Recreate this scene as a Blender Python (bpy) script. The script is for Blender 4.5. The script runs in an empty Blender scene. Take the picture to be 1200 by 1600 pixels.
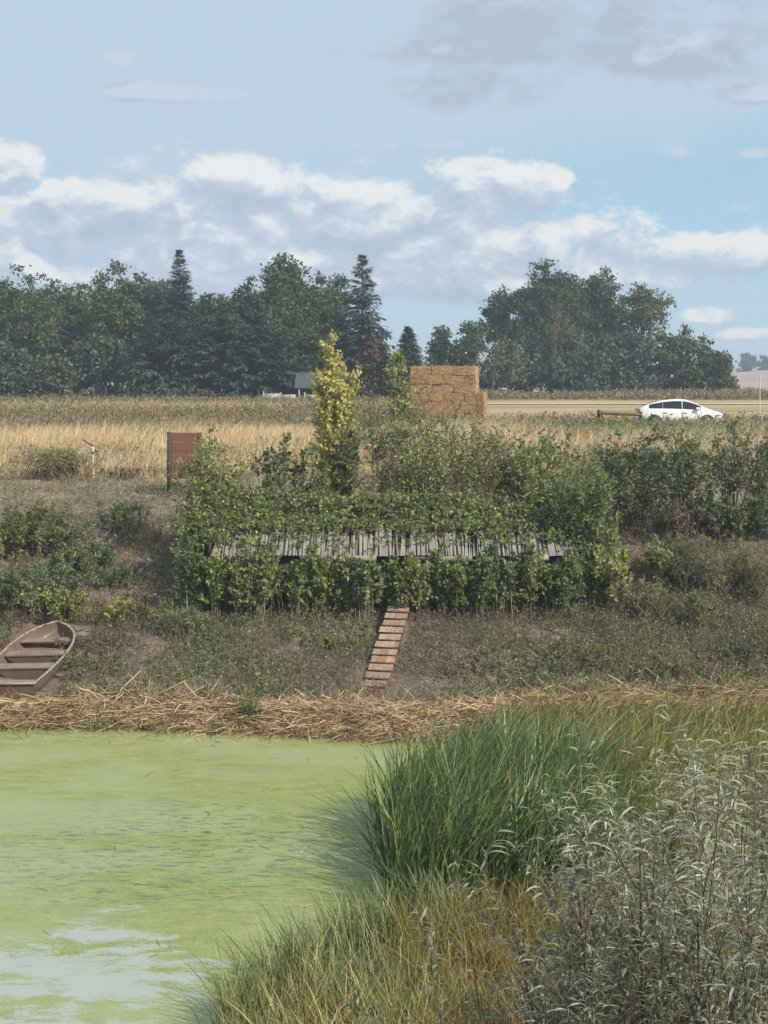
import bpy, math, random
import numpy as np

C = bpy.context.scene
rng = np.random.default_rng(7)
random.seed(7)
R = math.radians

# ------------------------------------------------------------------ camera
F, CAMZ, HOR = 2300.0, 7.5, 600.0          # focal length in photo pixels, eye height, horizon row
cd = bpy.data.cameras.new('camera')
cam = bpy.data.objects.new('camera', cd)
C.collection.objects.link(cam)
cam.location = (0, 0, CAMZ)
cam.rotation_euler = (R(90), 0, 0)
cd.sensor_width = 36.0
cd.lens = F / 1600.0 * 36.0
cd.shift_y = (HOR - 800.0) / 1600.0
cd.clip_start, cd.clip_end = 0.1, 12000
C.camera = cam

# ------------------------------------------------------------------ light
SUN = np.array([0.62, -0.50, 0.62]); SUN /= np.linalg.norm(SUN)
sd = bpy.data.lights.new('sun', 'SUN')
sd.energy, sd.angle, sd.color = 3.7, R(0.6), (1.0, 0.93, 0.82)
sun = bpy.data.objects.new('sun', sd)
C.collection.objects.link(sun)
sun.rotation_euler = (math.acos(SUN[2]), 0, math.atan2(SUN[1], SUN[0]) + R(90))

C.view_settings.view_transform = 'Standard'
C.view_settings.look = 'None'
C.view_settings.exposure = 0.72
C.view_settings.gamma = 1.0
C.view_settings.use_curve_mapping = False
C.render.engine = 'CYCLES'
C.cycles.max_bounces = 10
C.cycles.diffuse_bounces = 6
C.cycles.transmission_bounces = 6
C.cycles.transparent_max_bounces = 8
C.cycles.volume_bounces = 0

world = bpy.data.worlds.new('World')
C.world = world
world.use_nodes = True


class NT:
    """small helper to write node trees"""
    def __init__(s, tree):
        s.t = tree
    def n(s, kind, **kw):
        x = s.t.nodes.new(kind)
        for k, v in kw.items():
            setattr(x, k, v)
        return x
    def link(s, a, b):
        s.t.links.new(a, b)
    def put(s, sock, v):
        if hasattr(v, 'is_output'):
            s.link(v, sock)
        elif isinstance(v, (tuple, list)) and len(v) == 3 and sock.type == 'RGBA':
            sock.default_value = (*v, 1)
        else:
            sock.default_value = v
    def m(s, op, a, b=None, c=None, clamp=False):
        x = s.n('ShaderNodeMath', operation=op, use_clamp=clamp)
        s.put(x.inputs[0], a)
        if b is not None: s.put(x.inputs[1], b)
        if c is not None: s.put(x.inputs[2], c)
        return x.outputs[0]
    def vm(s, op, a, b):
        x = s.n('ShaderNodeVectorMath', operation=op)
        s.put(x.inputs[0], a); s.put(x.inputs[1], b)
        return x.outputs[0]
    def mix(s, f, a, b, blend='MIX'):
        x = s.n('ShaderNodeMix', data_type='RGBA', blend_type=blend)
        s.put(x.inputs[0], f); s.put(x.inputs[6], a); s.put(x.inputs[7], b)
        return x.outputs[2]
    def ramp(s, f, stops, interp='LINEAR'):
        x = s.n('ShaderNodeValToRGB')
        x.color_ramp.interpolation = interp
        e = x.color_ramp.elements
        while len(e) < len(stops): e.new(0.5)
        for q, (p, col) in zip(e, stops):
            q.position = p
            q.color = (*col, 1) if len(col) == 3 else col
        s.put(x.inputs[0], f)
        return x.outputs[0]
    def noise(s, vec, scale, detail=4, rough=0.55, dist=0.0):
        x = s.n('ShaderNodeTexNoise')
        if vec is not None: s.link(vec, x.inputs['Vector'])
        x.inputs['Scale'].default_value = scale
        x.inputs['Detail'].default_value = detail
        x.inputs['Roughness'].default_value = rough
        x.inputs['Distortion'].default_value = dist
        return x.outputs['Fac']
    def smooth(s, v, lo, hi):
        x = s.n('ShaderNodeMapRange', interpolation_type='SMOOTHSTEP')
        s.put(x.inputs[0], v)
        x.inputs[1].default_value = lo; x.inputs[2].default_value = hi
        return x.outputs[0]
    def xyz(s, x=0.0, y=0.0, z=0.0):
        q = s.n('ShaderNodeCombineXYZ')
        s.put(q.inputs[0], x); s.put(q.inputs[1], y); s.put(q.inputs[2], z)
        return q.outputs[0]


def build_sky():
    t = world.node_tree
    t.nodes.clear()
    # ---- cloud thickness as a function of (azimuth, elevation), shared by two look-ups
    g = bpy.data.node_groups.new('cloud_field', 'ShaderNodeTree')
    g.interface.new_socket('Angles', in_out='INPUT', socket_type='NodeSocketVector')
    g.interface.new_socket('Low', in_out='OUTPUT', socket_type='NodeSocketFloat')
    g.interface.new_socket('High', in_out='OUTPUT', socket_type='NodeSocketFloat')
    k = NT(g)
    gi, go = k.n('NodeGroupInput'), k.n('NodeGroupOutput')
    sep = k.n('ShaderNodeSeparateXYZ'); k.link(gi.outputs[0], sep.inputs[0])
    az, el = sep.outputs[0], sep.outputs[1]
    stretched = k.xyz(az, k.m('MULTIPLY', el, 1.5), 0.31)
    fb = k.noise(stretched, 20, 10, 0.62, 0.2)
    fbs = k.m('SUBTRACT', fb, 0.5)
    big = k.m('SUBTRACT', k.noise(k.xyz(az, k.m('MULTIPLY', el, 2.4), 4.7), 7.0, 4, 0.5), 0.5)
    def ell(px, py, rx, ry):
        a, e = (px - 600) / F, (HOR - py) / F
        u = k.m('MULTIPLY', k.m('SUBTRACT', az, a), F / rx)
        v = k.m('MULTIPLY', k.m('SUBTRACT', el, e), F / ry)
        r = k.m('SQRT', k.m('ADD', k.m('MULTIPLY', u, u), k.m('MULTIPLY', v, v)))
        return k.m('MINIMUM', k.m('MULTIPLY', k.m('SUBTRACT', 1.0, r), 2.2), 1.1)
    def mx(lst):
        o = lst[0]
        for q in lst[1:]: o = k.m('MAXIMUM', o, q)
        return o
    low = mx([ell(*q) for q in [
        (25, 272, 85, 46), (140, 315, 130, 52), (20, 330, 90, 60), (350, 300, 170, 52), (560, 318, 170, 50),
        (780, 305, 130, 60), (690, 335, 150, 60), (940, 385, 130, 56), (1110, 402, 150, 48), (1240, 405, 100, 46),
        (60, 400, 170, 50), (240, 400, 150, 50), (820, 400, 180, 50), (380, 372, 640, 125), (700, 400, 400, 80), (1095, 494, 48, 19),
        (1290, 505, 90, 22), (1170, 524, 80, 12), (350, 430, 560, 60), (850, 430, 420, 34)]])
    # the same bank of cumulus goes on round the horizon
    ring = k.m('SUBTRACT', 1.0, k.m('POWER', k.m('DIVIDE', k.m('ABSOLUTE', k.m('SUBTRACT', el, 0.10)), 0.055), 2.0))
    away = k.smooth(k.m('ABSOLUTE', az), 0.30, 0.45)
    ring = k.m('ADD', k.m('MULTIPLY', ring, 0.8), k.m('SUBTRACT', k.m('MULTIPLY', away, 1.6), 1.9))
    lowf = k.m('ADD', k.m('MAXIMUM', k.m('MAXIMUM', low, ring), -2.0), k.m('ADD', k.m('MULTIPLY', fbs, 5.2), k.m('MULTIPLY', big, 1.0)))
    high = mx([ell(*q) for q in [
        (900, 38, 270, 66), (820, 82, 240, 36), (1080, 95, 170, 50), (735, 148, 130, 44), (300, 157, 150, 17),
        (195, 106, 30, 13), (1170, 166, 80, 18), (1030, 250, 58, 22), (690, 230, 50, 9), (1180, 252, 60, 10), (1300, 60, 150, 40)]])
    scat = k.m('SUBTRACT', k.m('MULTIPLY', k.smooth(el, 0.26, 0.4), 2.6), 3.3)
    highf = k.m('ADD', k.m('MAXIMUM', high, scat), k.m('ADD', k.m('MULTIPLY', fbs, 6.5), k.m('MULTIPLY', big, 1.5)))
    k.link(lowf, go.inputs[0]); k.link(highf, go.inputs[1])

    k = NT(t)
    tc = k.n('ShaderNodeTexCoord')
    nrm = k.n('ShaderNodeVectorMath', operation='NORMALIZE'); k.link(tc.outputs['Generated'], nrm.inputs[0])
    sep = k.n('ShaderNodeSeparateXYZ'); k.link(nrm.outputs[0], sep.inputs[0])
    az = k.m('ARCTAN2', sep.outputs[0], sep.outputs[1])
    el = k.m('ARCSINE', sep.outputs[2])
    ang = k.xyz(az, el, 0.0)
    g1 = k.n('ShaderNodeGroup'); g1.node_tree = g; k.link(ang, g1.inputs[0])
    g2 = k.n('ShaderNodeGroup'); g2.node_tree = g; k.link(k.vm('ADD', ang, (0.007, 0.012, 0.0)), g2.inputs[0])
    sky = k.n('ShaderNodeTexSky', sky_type='NISHITA', sun_disc=False)
    sky.sun_elevation = math.asin(SUN[2])
    sky.sun_rotation = math.atan2(SUN[0], SUN[1])
    sky.altitude = 1400; sky.air_density = 1.0; sky.dust_density = 0.6; sky.ozone_density = 1.0
    # thin high veil above the blue gap, and paler air towards the horizon
    veil_n = k.noise(k.xyz(az, k.m('MULTIPLY', el, 3.0), 9.1), 5.0, 5, 0.55)
    veil = k.m('MULTIPLY', k.smooth(k.m('ADD', k.m('MULTIPLY_ADD', az, -0.07, el), k.m('MULTIPLY', k.m('SUBTRACT', veil_n, 0.5), 0.11)), 0.098, 0.165), 0.88)
    lowveil = k.m('MULTIPLY', k.smooth(el, 0.12, 0.0), 0.5)
    blue = k.mix(0.8, sky.outputs[0], (2.25, 3.5, 4.4))
    col = k.mix(k.m('MAXIMUM', veil, lowveil), blue, (3.2, 3.95, 4.65))
    # upper grey-violet clouds
    hf, hf2 = g1.outputs[1], g2.outputs[1]
    hlit = k.smooth(k.m('SUBTRACT', hf, hf2), 0.2, 1.9)
    hcol = k.mix(hlit, (2.66, 3.12, 3.8), (3.7, 4.15, 4.65))
    col = k.mix(k.m('MULTIPLY', k.smooth(hf, -0.2, 1.4), 0.8), col, hcol)
    # cumulus bank
    lf, lf2 = g1.outputs[0], g2.outputs[0]
    llit = k.smooth(k.m('SUBTRACT', lf, lf2), -0.8, 1.1)
    lcol = k.ramp(llit, [(0.0, (0.30, 0.365, 0.44)), (0.45, (0.36, 0.425, 0.495)), (0.75, (0.46, 0.505, 0.545)), (1.0, (0.575, 0.58, 0.58))])
    lcol = k.mix(1.0, lcol, (9.2, 9.2, 9.2), 'MULTIPLY')
    col = k.mix(k.m('MULTIPLY', k.smooth(lf, -0.1, 0.75), 0.95), col, lcol)
    bg = k.n('ShaderNodeBackground')
    k.link(col, bg.inputs['Color'])
    bg.inputs['Strength'].default_value = 0.10
    out = k.n('ShaderNodeOutputWorld')
    k.link(bg.outputs[0], out.inputs['Surface'])
build_sky()
world.cycles.sampling_method = 'MANUAL'
world.cycles.sample_map_resolution = 512

# ------------------------------------------------------------------ helpers
def unit(v):
    return v / np.maximum(np.linalg.norm(v, axis=-1, keepdims=True), 1e-9)

def px(x, y, d):
    """the point that stands at distance d and is seen at photo pixel (x, y)"""
    return np.array([(x - 600) * d / F, d, CAMZ - (y - HOR) * d / F])

def rand_dir(n, zlo=-1.0, zhi=1.0):
    z = rng.uniform(zlo, zhi, n); a = rng.uniform(0, 2 * np.pi, n); r = np.sqrt(np.maximum(0, 1 - z * z))
    return np.stack([r * np.cos(a), r * np.sin(a), z], 1)

def mesh_np(name, V, Q, mat, parent=None, smooth=False, midx=None):
    """one object from vertex array V and quad array Q"""
    me = bpy.data.meshes.new(name)
    V = np.asarray(V, np.float32); Q = np.asarray(Q, np.int32)
    me.vertices.add(len(V)); me.vertices.foreach_set('co', V.ravel())
    k = Q.shape[1]
    me.loops.add(Q.size); me.loops.foreach_set('vertex_index', Q.ravel())
    me.polygons.add(len(Q))
    me.polygons.foreach_set('loop_start', np.arange(len(Q), dtype=np.int32) * k)
    me.polygons.foreach_set('loop_total', np.full(len(Q), k, np.int32))
    for x in (mat if isinstance(mat, (list, tuple)) else [mat]): me.materials.append(x)
    if midx is not None: me.polygons.foreach_set('material_index', np.asarray(midx, np.int32))
    if smooth: me.polygons.foreach_set('use_smooth', np.ones(len(Q), bool))
    me.update(); me.validate()
    o = bpy.data.objects.new(name, me)
    C.collection.objects.link(o)
    if parent: o.parent = parent
    return o

def mesh_py(name, V, Fc, mat, parent=None, smooth=False):
    me = bpy.data.meshes.new(name)
    me.from_pydata([tuple(map(float, v)) for v in V], [], [tuple(int(i) for i in f) for f in Fc])
    if mat: me.materials.append(mat)
    if smooth:
        for p in me.polygons: p.use_smooth = True
    me.update()
    o = bpy.data.objects.new(name, me)
    C.collection.objects.link(o)
    if parent: o.parent = parent
    return o

def inst(name, me, parent=None):
    o = bpy.data.objects.new(name, me)
    C.collection.objects.link(o)
    if parent: o.parent = parent
    return o

def empty(name, loc, label, cat, group=None, rz=0.0):
    o = bpy.data.objects.new(name, None)
    C.collection.objects.link(o)
    o.location = [float(q) for q in loc]; o.rotation_euler = (0, 0, rz)
    o.empty_display_size = 0.2
    return tag(o, label, cat, group)

def tag(o, label=None, cat=None, group=None, kind=None):
    if label: o['label'] = label
    if cat: o['category'] = cat
    if group: o['group'] = group
    if kind: o['kind'] = kind
    return o

class Acc:
    """collects vertex and quad arrays"""
    def __init__(s): s.V, s.Q, s.n = [], [], 0
    def add(s, V, Q):
        s.V.append(V); s.Q.append(Q + s.n); s.n += len(V); return s
    def out(s): return np.concatenate(s.V), np.concatenate(s.Q)
    def obj(s, name, mat, parent=None, smooth=False):
        V, Q = s.out(); return mesh_np(name, V, Q, mat, parent, smooth)

def blades(P, D, L, W, B, nseg=3, prof='grass', S=None):
    """n curved ribbons: P root, D unit direction, L length, W width, B bend vector"""
    n = len(P); t = np.linspace(0, 1, nseg + 1)
    L = np.broadcast_to(L, (n,)); W = np.broadcast_to(W, (n,))
    c = P[:, None] + D[:, None] * (L[:, None] * t)[..., None] + B[:, None] * (L[:, None] * t ** 2)[..., None]
    if S is None: S = np.cross(D, rand_dir(n))
    S = unit(S)
    w = {'grass': np.maximum(0.04, (1 - t) ** 0.6), 'leaf': np.maximum(0.06, np.sin(np.pi * (0.08 + 0.92 * t)) ** 0.8),
         'stalk': np.full(nseg + 1, 1.0)}[prof]
    off = S[:, None] * (W[:, None] * w * 0.5)[..., None]
    V = np.stack([c - off, c + off], 2).reshape(-1, 3)
    b = (np.arange(n) * (nseg + 1) * 2)[:, None]
    i = (np.arange(nseg) * 2)[None]
    q = np.stack([b + i, b + i + 1, b + i + 3, b + i + 2], -1).reshape(-1, 4)
    return V, q

def stems(P, D, L, r0, r1, B, nseg=4, ns=4):
    """n curved round stems"""
    n = len(P); t = np.linspace(0, 1, nseg + 1)
    L = np.broadcast_to(L, (n,)); r0 = np.broadcast_to(r0, (n,)); r1 = np.broadcast_to(r1, (n,))
    c = P[:, None] + D[:, None] * (L[:, None] * t)[..., None] + B[:, None] * (L[:, None] * t ** 2)[..., None]
    A = unit(np.cross(D, np.where(np.abs(D[:, :1]) < 0.8, [[1.0, 0, 0]], [[0, 1.0, 0]])))
    E = unit(np.cross(D, A))
    r = r0[:, None] + (r1 - r0)[:, None] * t
    a = np.arange(ns) * 2 * np.pi / ns
    ring = A[:, None] * np.cos(a)[None, :, None] + E[:, None] * np.sin(a)[None, :, None]
    V = (c[:, :, None] + ring[:, None] * r[:, :, None, None]).reshape(-1, 3)
    b = (np.arange(n) * (nseg + 1) * ns)[:, None, None]
    i = (np.arange(nseg) * ns)[None, :, None]
    j = np.arange(ns)[None, None]
    j2 = (j + 1) % ns
    q = np.stack([b + i + j, b + i + j2, b + i + ns + j2, b + i + ns + j], -1).reshape(-1, 4)
    return V, q

def at(P, D, L, B, t):
    """points and tangents on such curves at parameter t"""
    return P + D * (L * t)[:, None] + B * (L * t * t)[:, None], unit(D + 2 * B * t[:, None])

def leaves(P, U, N, L, W):
    """diamond leaves: root P, long axis U, normal about N"""
    n = len(P); L = np.broadcast_to(L, (n,))[:, None]; W = np.broadcast_to(W, (n,))[:, None]
    U = unit(U); S = unit(np.cross(U, N)); Nn = unit(np.cross(S, U))
    mid = P + U * L * 0.45 - Nn * L * 0.03
    V = np.stack([P, mid + S * W * 0.5 + Nn * W * 0.12, P + U * L - Nn * L * 0.10, mid - S * W * 0.5 + Nn * W * 0.12], 1).reshape(-1, 3)
    return V, (np.arange(n) * 4)[:, None] + np.arange(4)[None]

def box_v(x0, x1, y0, y1, z0, z1):
    V = np.array([(x, y, z) for z in (z0, z1) for y in (y0, y1) for x in (x0, x1)], float)
    Q = np.array([(0, 2, 3, 1), (4, 5, 7, 6), (0, 1, 5, 4), (2, 6, 7, 3), (0, 4, 6, 2), (1, 3, 7, 5)])
    return V, Q

def bar(p0, p1, w, h, up=(0, 0, 1)):
    """square bar from p0 to p1"""
    p0, p1 = np.array(p0, float), np.array(p1, float)
    d = unit(p1 - p0); s = np.cross(d, np.array(up, float))
    if np.linalg.norm(s) < 1e-6: s = np.array([1.0, 0, 0])
    s = unit(s); u = np.cross(s, d)
    V = np.array([p + s * a * w / 2 + u * b * h / 2 for b in (-1, 1) for p in (p0, p1) for a in (-1, 1)])
    return V, box_v(0, 1, 0, 1, 0, 1)[1]

def bevel_box(name, sx, sy, sz, mat, parent=None, b=0.008, jit=0.0):
    """box centred on its origin with chamfered edges, optionally a little uneven"""
    import bmesh
    bm = bmesh.new()
    bmesh.ops.create_cube(bm, size=1.0)
    for v in bm.verts:
        v.co.x *= sx; v.co.y *= sy; v.co.z *= sz
        if jit: v.co += type(v.co)(rng.uniform(-jit, jit, 3))
    bmesh.ops.bevel(bm, geom=bm.edges[:], offset=b, segments=1, affect='EDGES')
    me = bpy.data.meshes.new(name); bm.to_mesh(me); bm.free()
    me.materials.append(mat)
    return inst(name, me, parent)

# value noise on a fixed lattice
_lat = np.random.default_rng(3).uniform(-1, 1, (256, 256))
def vnoise(x, y, s):
    x = np.asarray(x, float) * s + 1000; y = np.asarray(y, float) * s + 1000
    xi, yi = np.floor(x).astype(int), np.floor(y).astype(int)
    fx, fy = x - xi, y - yi
    fx, fy = fx * fx * (3 - 2 * fx), fy * fy * (3 - 2 * fy)
    g = lambda a, b: _lat[a % 256, b % 256]
    return (g(xi, yi) * (1 - fx) + g(xi + 1, yi) * fx) * (1 - fy) + (g(xi, yi + 1) * (1 - fx) + g(xi + 1, yi + 1) * fx) * fy

# ------------------------------------------------------------------ ground height
PD = [-50, 26, 30.5, 31.8, 32.5, 34, 36, 38, 40, 42, 45, 47, 50, 60, 77, 100, 140, 200, 400, 1000, 4000]
PZ = [-0.6, -0.6, -0.35, 0.0, 0.15, 0.38, 0.86, 1.45, 2.35, 3.1, 3.75, 4.0, 4.25, 4.75, 5.25, 5.75, 6.05, 6.25, 6.7, 7.0, 7.2]
def sstep(a, b, v):
    t = np.clip((v - a) / (b - a), 0, 1); return t * t * (3 - 2 * t)
def gz(x, y):
    x, y = np.asarray(x, float), np.asarray(y, float)
    sh = np.interp(x, [-60, -8, -4, 0, 3, 60], [0.4, 0.25, 0.05, -1.0, -0.7, -0.5]) + 0.25 * vnoise(x, y * 0 + 3, 0.6)
    sh = sh * (1 - sstep(31.8, 34.6, y))
    far = np.interp(y - sh, PD, PZ)
    near = np.minimum(0.36 * (15.5 - y), 5.7)
    shore = np.interp(x, [-40, -3, -2, -1, 0.2, 1.2, 60], [14, 15.3, 17, 18.8, 20.6, 21.5, 21.5]) + 0.3 * vnoise(x, y * 0 + 9, 0.9)
    near = np.maximum(near, np.clip(0.035 * (shore - y), -0.02, 0.4) + np.minimum(0, (shore - y) * 0.5))
    near = np.maximum(near, -0.6)
    marsh = -0.6 + 0.66 * sstep(0.1, 1.0, x + 0.3 * vnoise(x * 0, y, 0.5)) * sstep(18, 20, y) * (1 - (1 - sstep(1.5, 3.0, x)) * sstep(25.5, 27.0, y)) * (1 - sstep(60, 61, y))
    z = np.maximum(np.maximum(far, near), marsh)
    dry = sstep(0.0, 0.5, z) * (1 - sstep(55, 62, y))
    z = z + dry * (0.07 * vnoise(x, y, 1.1) + 0.05 * vnoise(x, y, 2.7)) + sstep(36, 39, y) * (1 - sstep(48, 55, y)) * 0.14 * vnoise(x, y, 0.35)
    return z
def on_ground(x, y, dz=0.0):
    return np.stack([x, y, gz(x, y) + dz], 1)

# ------------------------------------------------------------------ materials
def mat_new(name):
    m = bpy.data.materials.new(name); m.use_nodes = True
    m.node_tree.nodes.clear()
    return m, NT(m.node_tree)

def foliage(name, stops, rough=0.55, trans=0.3, spec=0.2, patch=None, pscale=0.6):
    """leaves: each leaf its own colour out of a ramp; patch = a second tint that takes over in clumps"""
    m, k = mat_new(name)
    geo = k.n('ShaderNodeNewGeometry')
    col = k.ramp(geo.outputs['Random Per Island'], stops)
    if patch:
        tc = k.n('ShaderNodeTexCoord')
        f = k.smooth(k.noise(tc.outputs['Object'], pscale, 3), 0.48, 0.68)
        col = k.mix(k.m('MULTIPLY', f, 0.75), col, patch)
    oi = k.n('ShaderNodeObjectInfo')
    hsv = k.n('ShaderNodeHueSaturation')
    k.link(col, hsv.inputs['Color'])
    k.put(hsv.inputs['Value'], k.m('MULTIPLY_ADD', oi.outputs['Random'], 0.42, 0.80))
    k.put(hsv.inputs['Hue'], k.m('MULTIPLY_ADD', oi.outputs['Random'], -0.03, 0.512))
    p = k.n('ShaderNodeBsdfPrincipled')
    k.link(hsv.outputs[0], p.inputs['Base Color'])
    p.inputs['Roughness'].default_value = rough
    p.inputs['Specular IOR Level'].default_value = spec
    tr = k.n('ShaderNodeBsdfTranslucent'); k.link(hsv.outputs[0], tr.inputs['Color'])
    mx = k.n('ShaderNodeMixShader'); mx.inputs[0].default_value = trans
    k.link(p.outputs[0], mx.inputs[1]); k.link(tr.outputs[0], mx.inputs[2])
    out = k.n('ShaderNodeOutputMaterial'); k.link(mx.outputs[0], out.inputs[0])
    return m

def solid(name, c0, c1=None, scale=8.0, rough=0.7, bump=0.2, stretch=(1, 1, 1), spec=0.4, metal=0.0, island=0.0, detail=5):
    """a surface of two mottled tones with fine relief"""
    m, k = mat_new(name)
    c1 = c1 or tuple(q * 0.7 for q in c0)
    tc = k.n('ShaderNodeTexCoord'); mp = k.n('ShaderNodeMapping')
    mp.inputs['Scale'].default_value = stretch
    k.link(tc.outputs['Object'], mp.inputs['Vector'])
    nz = k.noise(mp.outputs[0], scale, detail, 0.6)
    col = k.mix(k.smooth(nz, 0.35, 0.65), c0, c1)
    if island:
        geo = k.n('ShaderNodeNewGeometry'); oi = k.n('ShaderNodeObjectInfo')
        hsv = k.n('ShaderNodeHueSaturation'); k.link(col, hsv.inputs['Color'])
        r = k.m('FRACT', k.m('ADD', geo.outputs['Random Per Island'], oi.outputs['Random']))
        k.put(hsv.inputs['Value'], k.m('MULTIPLY_ADD', r, island, 1 - island / 2))
        col = hsv.outputs[0]
    p = k.n('ShaderNodeBsdfPrincipled')
    k.link(col, p.inputs['Base Color'])
    p.inputs['Roughness'].default_value = rough; p.inputs['Metallic'].default_value = metal
    p.inputs['Specular IOR Level'].default_value = spec
    if bump:
        b = k.n('ShaderNodeBump'); b.inputs['Strength'].default_value = bump; b.inputs['Distance'].default_value = 0.02
        k.link(nz, b.inputs['Height']); k.link(b.outputs[0], p.inputs['Normal'])
    out = k.n('ShaderNodeOutputMaterial'); k.link(p.outputs[0], out.inputs[0])
    return m

def ground_material():
    m, k = mat_new('earth')
    tc = k.n('ShaderNodeTexCoord'); sep = k.n('ShaderNodeSeparateXYZ'); k.link(tc.outputs['Object'], sep.inputs[0])
    y = sep.outputs[1]
    n1 = k.noise(tc.outputs['Object'], 0.5, 5); n2 = k.noise(tc.outputs['Object'], 3.5, 6, 0.65); n3 = k.noise(tc.outputs['Object'], 14, 4, 0.6)
    soil = k.ramp(n2, [(0.3, (0.105, 0.078, 0.060)), (0.5, (0.18, 0.135, 0.104)), (0.7, (0.28, 0.22, 0.17))])
    pale = k.ramp(n2, [(0.3, (0.15, 0.115, 0.08)), (0.7, (0.31, 0.25, 0.185))])
    straw = k.ramp(k.m('ADD', k.m('MULTIPLY', n1, 0.5), k.m('MULTIPLY', n2, 0.5)), [(0.35, (0.22, 0.17, 0.075)), (0.6, (0.40, 0.30, 0.145))])
    mown = k.ramp(k.noise(k.xyz(k.m('MULTIPLY', sep.outputs[0], 0.05), k.m('MULTIPLY', y, 0.25), 0.0), 1.0, 5), [(0.35, (0.22, 0.19, 0.085)), (0.5, (0.36, 0.28, 0.16)), (0.65, (0.43, 0.32, 0.20))])
    yw = k.m('ADD', y, k.m('MULTIPLY', k.m('SUBTRACT', n1, 0.5), 6.0))
    c = k.mix(k.smooth(yw, 43.5, 46.5), soil, pale)
    c = k.mix(k.smooth(yw, 51, 55), c, straw)
    c = k.mix(k.smooth(yw, 86, 98), c, mown)
    c = k.mix(k.smooth(n3, 0.5, 0.75), c, k.mix(0.5, c, (0.05, 0.05, 0.028)))
    p = k.n('ShaderNodeBsdfPrincipled'); k.link(c, p.inputs['Base Color'])
    p.inputs['Roughness'].default_value = 0.95; p.inputs['Specular IOR Level'].default_value = 0.1
    b = k.n('ShaderNodeBump'); b.inputs['Strength'].default_value = 0.7; b.inputs['Distance'].default_value = 0.08
    k.link(k.m('ADD', n2, k.m('MULTIPLY', n3, 0.4)), b.inputs['Height']); k.link(b.outputs[0], p.inputs['Normal'])
    out = k.n('ShaderNodeOutputMaterial'); k.link(p.outputs[0], out.inputs[0])
    return m

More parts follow.
